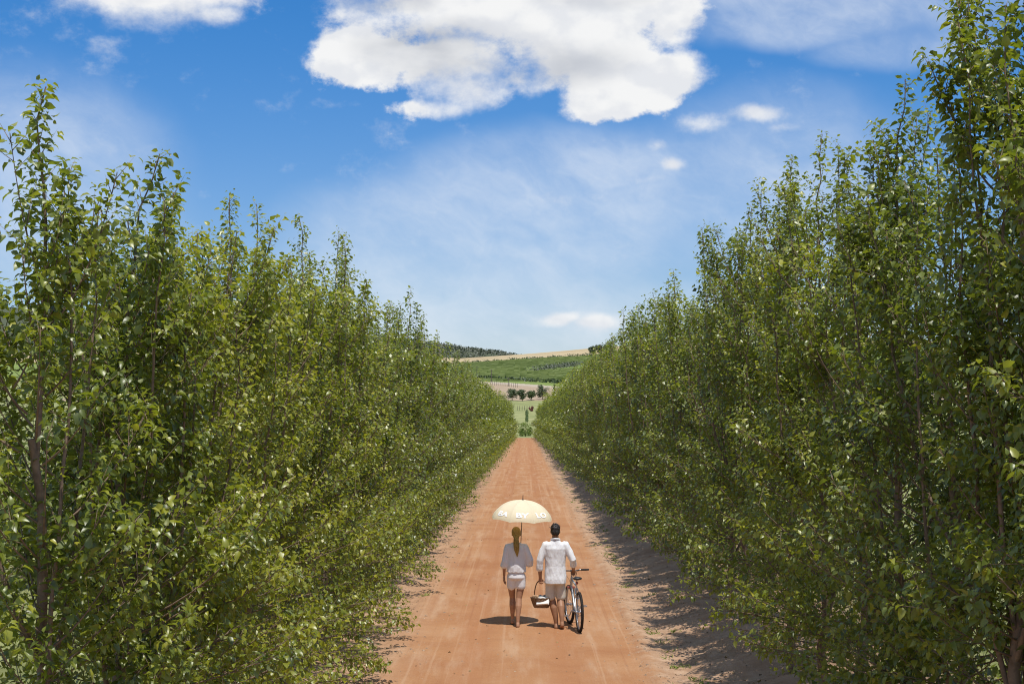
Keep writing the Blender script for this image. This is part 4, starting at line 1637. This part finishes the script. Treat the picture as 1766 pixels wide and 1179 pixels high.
def build_basket():
    bx, by, bz = MAN_X - .245, MAN_Y + .045, .335
    rz = math.radians(-16)
    t = empty('basket', (bx, by, bz), rz)
    tag(t, 'brown wicker basket with tall arched handle carried in the man\'s left hand', 'basket')
    A0, B0, A1, B1, H = .125, .085, .185, .130, .155
    mb = MB()
    n = 44
    for j in range(13):
        f = j / 12
        a, b, z = A0 + (A1 - A0) * f ** .8, B0 + (B1 - B0) * f ** .8, .006 + H * f
        P = []
        for i in range(n + 1):
            th = 2 * math.pi * i / n
            w = .004 * (1 if (i + j) % 2 else -1)
            P.append(((a + w) * math.cos(th), (b + w) * math.sin(th), z))
        mb.tube(P, [.0065] * (n + 1), 5, False)
    mb.build('weave', M_WICKER, t)
    mb = MB()
    for i in range(22):
        th = 2 * math.pi * i / 22
        mb.tube([(A0 * math.cos(th), B0 * math.sin(th), .0), ((A1) * math.cos(th), (B1) * math.sin(th), H + .008)], [.005, .005], 5)
    mb.loft([(0, 0, .0, A0, B0), (0, 0, .012, A0 + .004, B0 + .004)], 30, 2)
    mb.build('stake_frame', M_WICKER2, t)
    mb = MB()
    P = [(A1 * math.cos(a), B1 * math.sin(a), H + .012 + .003 * math.sin(14 * a)) for a in np.linspace(0, 2 * math.pi, 61)]
    mb.tube(P, [.011] * 61, 8, False)
    mb.build('rim', M_WICKER2, t)
    mb = MB()
    P = [(.128 * math.copysign(abs(math.cos(a)) ** .75, math.cos(a)), 0, H * .5 + .385 * math.sin(a) ** .8) for a in np.linspace(.0, math.pi, 25)]
    mb.tube(P, [.0095] * 25, 8)
    mb.build('handle', M_WICKER2, t)
    # what lies in it
    R = Matrix.Rotation(rz, 3, 'Z')

    def w(p):
        q = R @ Vector(p)
        return Vector((bx + q.x, by + q.y, bz + q.z))
    mb = MB()
    mb.loft([(0, 0, .05, .075, .06), (0, 0, .14, .088, .066), (0, 0, .19, .080, .055), (.01, 0, .215, .045, .03)], 24)
    o = mb.remesh('cloth', M_CLOTH_G, .007, 2, creases(.016, (22, 22, 22), 71))
    o.location = w((.01, .035, 0))
    o.rotation_euler.z = rz
    tag(o, 'crumpled grey cloth bundled in the middle of the wicker basket', 'cloth')
    t2 = empty('book', w((.055, -.075, .115)), rz)
    t2.rotation_euler = (math.radians(48), math.radians(-6), rz)
    mb = MB()
    mb.box((0, 0, .014), (.205, .135, .024))
    mb.build('page_block', M_PAPER, t2, False)
    for z in (0, .028):
        mb = MB()
        mb.box((0, 0, z), (.215, .142, .004))
        mb.build('cover', M_PAPER, t2, False)
    tag(t2, 'white closed book leaning on the near rim of the wicker basket', 'book')
    mb = MB()
    mb.loft([(0, 0, .0, .03, .025), (0, 0, .09, .055, .045), (.005, 0, .125, .05, .04)], 20)
    o = mb.remesh('paper_bag', M_PAPER_T, .006, 1, creases(.014, (26, 26, 26), 81))
    o.location = w((-.095, -.035, .085))
    o.rotation_euler.z = rz
    tag(o, 'crumpled pale paper parcel at the left end of the wicker basket', 'paper bag')
    for i, (p, q) in enumerate((((.105, .03, .155), .034), ((.140, .0, .150), .030))):
        mb = MB()
        mb.ball((0, 0, 0), (q, q, q * .92), 14, 10)
        ap = mb.build('apple', M_REDB)
        ap.location = w(p)
        tag(ap, ('larger dark red apple beside the grey cloth in the basket', 'smaller dark red apple against the right rim of the basket')[i], 'apple', 'apples in the basket')
        st = MB()
        st.tube([(0, 0, q * .8), (.004, 0, q * 1.15)], [.002, .0015], 5)
        st.build('stem', M_WICKER2, ap)


build_basket()

# ------------------------------------------------------------------ bicycle
M_SILVER = mat('silver_paint', (.55, .56, .58), .32, .5, metal=.35)
M_STEEL = mat('bright_steel', (.62, .62, .63), .28, .5, metal=.9)
M_RUBBER = mat('dusty_rubber', (.035, .030, .027), .85, .2, var=.4, vscale=12)
M_RUBG = mat('black_rubber', (.018, .018, .018), .7, .3)
M_SADDLE = mat('black_saddle', (.02, .02, .021), .45, .5)
M_REDP = mat('faded_red_plastic', (.42, .12, .09), .5, .4)


def build_bicycle():
    y0 = 24.36
    t = empty('bicycle', (.925, y0, lz(.92, y0) - .004), math.radians(7.6))
    tag(t, 'silver bicycle with black tyres pushed along at the man\'s right side', 'bicycle')

    def wheel(y, steer=0.0):
        w = empty('wheel', (0, y, .335))
        w.parent = t
        w.rotation_euler = (0, 0, steer)
        mb = MB()
        mb.ring((0, 0, 0), (1, 0, 0), .309, .024, 64, 10)
        for i in range(64):
            a = 2 * math.pi * i / 64
            for s in (-.013, .013):
                q = a + (.03 if s > 0 else 0)
                mb.box((s, .333 * math.cos(q), .333 * math.sin(q)), (.010, .012, .010), Matrix.Rotation(q, 3, 'X'))
        mb.build('tyre', M_RUBBER, w)
        mb = MB()
        mb.ring((0, 0, 0), (1, 0, 0), .282, .011, 56, 8, 1.1)
        mb.build('rim', M_STEEL, w)
        mb = MB()
        for i in range(28):
            a = 2 * math.pi * i / 28
            s = .028 if i % 2 else -.028
            c = a + (.35 if i % 4 < 2 else -.35)
            mb.tube([(s, .022 * math.cos(c), .022 * math.sin(c)), (0, .277 * math.cos(a), .277 * math.sin(a))], [.0014, .0014], 4)
        tag(mb.build('spoke_set', M_STEEL, w), kind='stuff')
        mb = MB()
        mb.tube([(-.05, 0, 0), (.05, 0, 0)], [.011, .011], 10)
        for s in (-.028, .028):
            mb.tube([(s - .003, 0, 0), (s + .003, 0, 0)], [.026, .026], 14)
        mb.build('hub', M_STEEL, w)
        return w
    wheel(0)
    wheel(1.035, math.radians(5))
    mb = MB()
    bb, st, ht, hb = (0, .43, .30), (0, .285, .74), (0, .80, .80), (0, .835, .68)
    mb.tube([bb, st], [.016, .015], 12)
    mb.tube([st, ht], [.015, .015], 12)
    mb.tube([bb, hb], [.021, .019], 12)
    mb.tube([(0, .79, .83), (0, .84, .66)], [.021, .021], 12)
    mb.tube([(-.034, .43, .30), (.034, .43, .30)], [.021, .021], 12)
    for s in (-1, 1):
        mb.tube([(s * .028, .43, .30), (s * .046, .25, .315), (s * .056, 0, .335)], [.011, .010, .009], 8)
        mb.tube([(s * .014, .288, .70), (s * .048, .14, .52), (s * .056, 0, .335)], [.010, .009, .009], 8)
        mb.box((s * .056, 0, .335), (.006, .035, .04))
    mb.tube([(-.045, .16, .545), (.045, .16, .545)], [.008, .008], 8)
    mb.build('frame', M_SILVER, t)
    mb = MB()
    for s in (-1, 1):
        mb.tube([(s * .056, .86, .645), (s * .058, .885, .60), (s * .058, 1.035, .335)], [.015, .015, .010], 10)
    mb.tube([(0, .845, .67), (0, .775, .91)], [.014, .014], 10)
    mb.build('fork', M_SILVER, t)
    mb = MB()
    mb.box((0, .862, .655), (.14, .045, .035))
    mb.build('fork_crown', M_REDP, t, False, .008)
    mb = MB()
    mb.tube([(0, .78, .895), (0, .80, .925), (0, .845, .945)], [.017, .016, .018], 10)
    mb.build('stem', M_BLACK, t)
    mb = MB()
    P = [(-.30, .80, .965), (-.17, .825, .962), (-.09, .845, .945), (0, .848, .943), (.09, .845, .945), (.17, .825, .962), (.30, .80, .965)]
    mb.tube(P, [.011] * 7, 10)
    bar = mb.build('handlebar', M_BLACK, t)
    for s in (-1, 1):
        mb = MB()
        mb.tube([(s * .30, .80, .965), (s * .185, .822, .962)], [.0165, .016], 10)
        mb.build('grip', M_RUBG, bar)
        mb = MB()
        mb.tube([(s * .165, .84, .955), (s * .18, .87, .945), (s * .27, .875, .94)], [.007, .006, .005], 8)
        mb.box((s * .155, .835, .962), (.03, .035, .03))
        mb.build('brake_lever', M_STEEL, bar)
        mb = MB()
        mb.tube([(s * .16, .85, .955), (s * .10, .95, .90), (s * .02, .93, .78), (0, .87, .70)], [.003] * 4, 6)
        mb.build('brake_cable', M_RUBG, t)
        mb = MB()
        mb.box((s * .034, .165, .575), (.022, .03, .07))
        mb.build('brake_arm', M_STEEL, t, False, .004)
    mb = MB()
    mb.tube([(0, .286, .735), (0, .262, .855)], [.0125, .0125], 10)
    mb.build('seat_post', M_STEEL, t)
    mb = MB()
    mb.loft([(0, 0, 0, .012, .10), (0, 0, .02, .030, .13), (0, 0, .042, .026, .125), (0, 0, .052, .012, .09)], 24)
    mb.ball((0, -.075, .028), (.082, .075, .030), 18, 10)
    sd = mb.remesh('saddle', M_SADDLE, .006, 4)
    sd.parent = t
    sd.location = (0, .265, .853)
    # drive
    mb = MB()
    mb.ring((.050, .43, .30), (1, 0, 0), .085, .006, 40, 6, .6)
    for k in range(5):
        a = 2 * math.pi * k / 5
        mb.tube([(.050, .43, .30), (.050, .43 + .082 * math.cos(a), .30 + .082 * math.sin(a))], [.008, .006], 6)
    for k in range(36):
        a = 2 * math.pi * k / 36
        mb.box((.050, .43 + .093 * math.cos(a), .30 + .093 * math.sin(a)), (.004, .006, .008), Matrix.Rotation(a, 3, 'X'))
    mb.build('chainring', M_STEEL, t)
    mb = MB()
    for k, r_ in enumerate((.050, .044, .038, .032)):
        mb.ring((.030 + .005 * k, 0, .335), (1, 0, 0), r_, .003, 24, 5)
    mb.tube([(.025, 0, .335), (.05, 0, .335)], [.03, .02], 12)
    mb.build('sprocket', M_STEEL, t)
    mb = MB()
    for k in range(60):
        f = k / 60
        if f < .42:
            u = f / .42
            p = (.045, .43 * (1 - u), .395 + (.385 - .395) * u)
        elif f < .5:
            a = math.pi / 2 + (f - .42) / .08 * math.pi
            p = (.042, .05 * math.cos(a), .335 + .05 * math.sin(a))
        elif f < .90:
            u = (f - .5) / .4
            p = (.045, .43 * u, .285 + (.205 - .285) * u)
        else:
            a = -math.pi / 2 + (f - .9) / .1 * math.pi
            p = (.050, .43 + .095 * math.cos(a), .30 + .095 * math.sin(a))
        mb.box(p, (.006, .026, .007))
    tag(mb.build('chain', M_BLACK, t, False), kind='stuff')
    mb = MB()
    mb.tube([(.058, 0, .335), (.066, .005, .26), (.05, .03, .20)], [.012, .010, .010], 8)
    mb.ring((.048, .02, .235), (1, 0, 0), .022, .006, 14, 6)
    mb.ring((.048, .05, .185), (1, 0, 0), .022, .006, 14, 6)
    mb.build('derailleur', M_BLACK, t)
    for s, a in ((1, math.radians(145)), (-1, math.radians(-35))):
        e = Vector((s * .075, .43 + .168 * math.cos(a), .30 + .168 * math.sin(a)))
        mb = MB()
        mb.tube([(s * .062, .43, .30), e], [.013, .010], 8)
        cr = mb.build('crank', M_STEEL, t)
        mb = MB()
        mb.box(e + Vector((s * .062, 0, 0)), (.085, .012, .022))
        for q in (-.038, .038):
            mb.box(e + Vector((s * .062, q, 0)), (.09, .012, .024))
        for q in (.022, .102):
            mb.box(e + Vector((s * q, 0, 0)), (.010, .076, .022))
        mb.build('pedal', M_STEEL, cr, False, .003)
    mb = MB()
    mb.tube([(0, .258, .800), (0, .238, .797)], [.022, .024], 14)
    mb.build('rear_reflector', M_REDP, t)


build_bicycle()
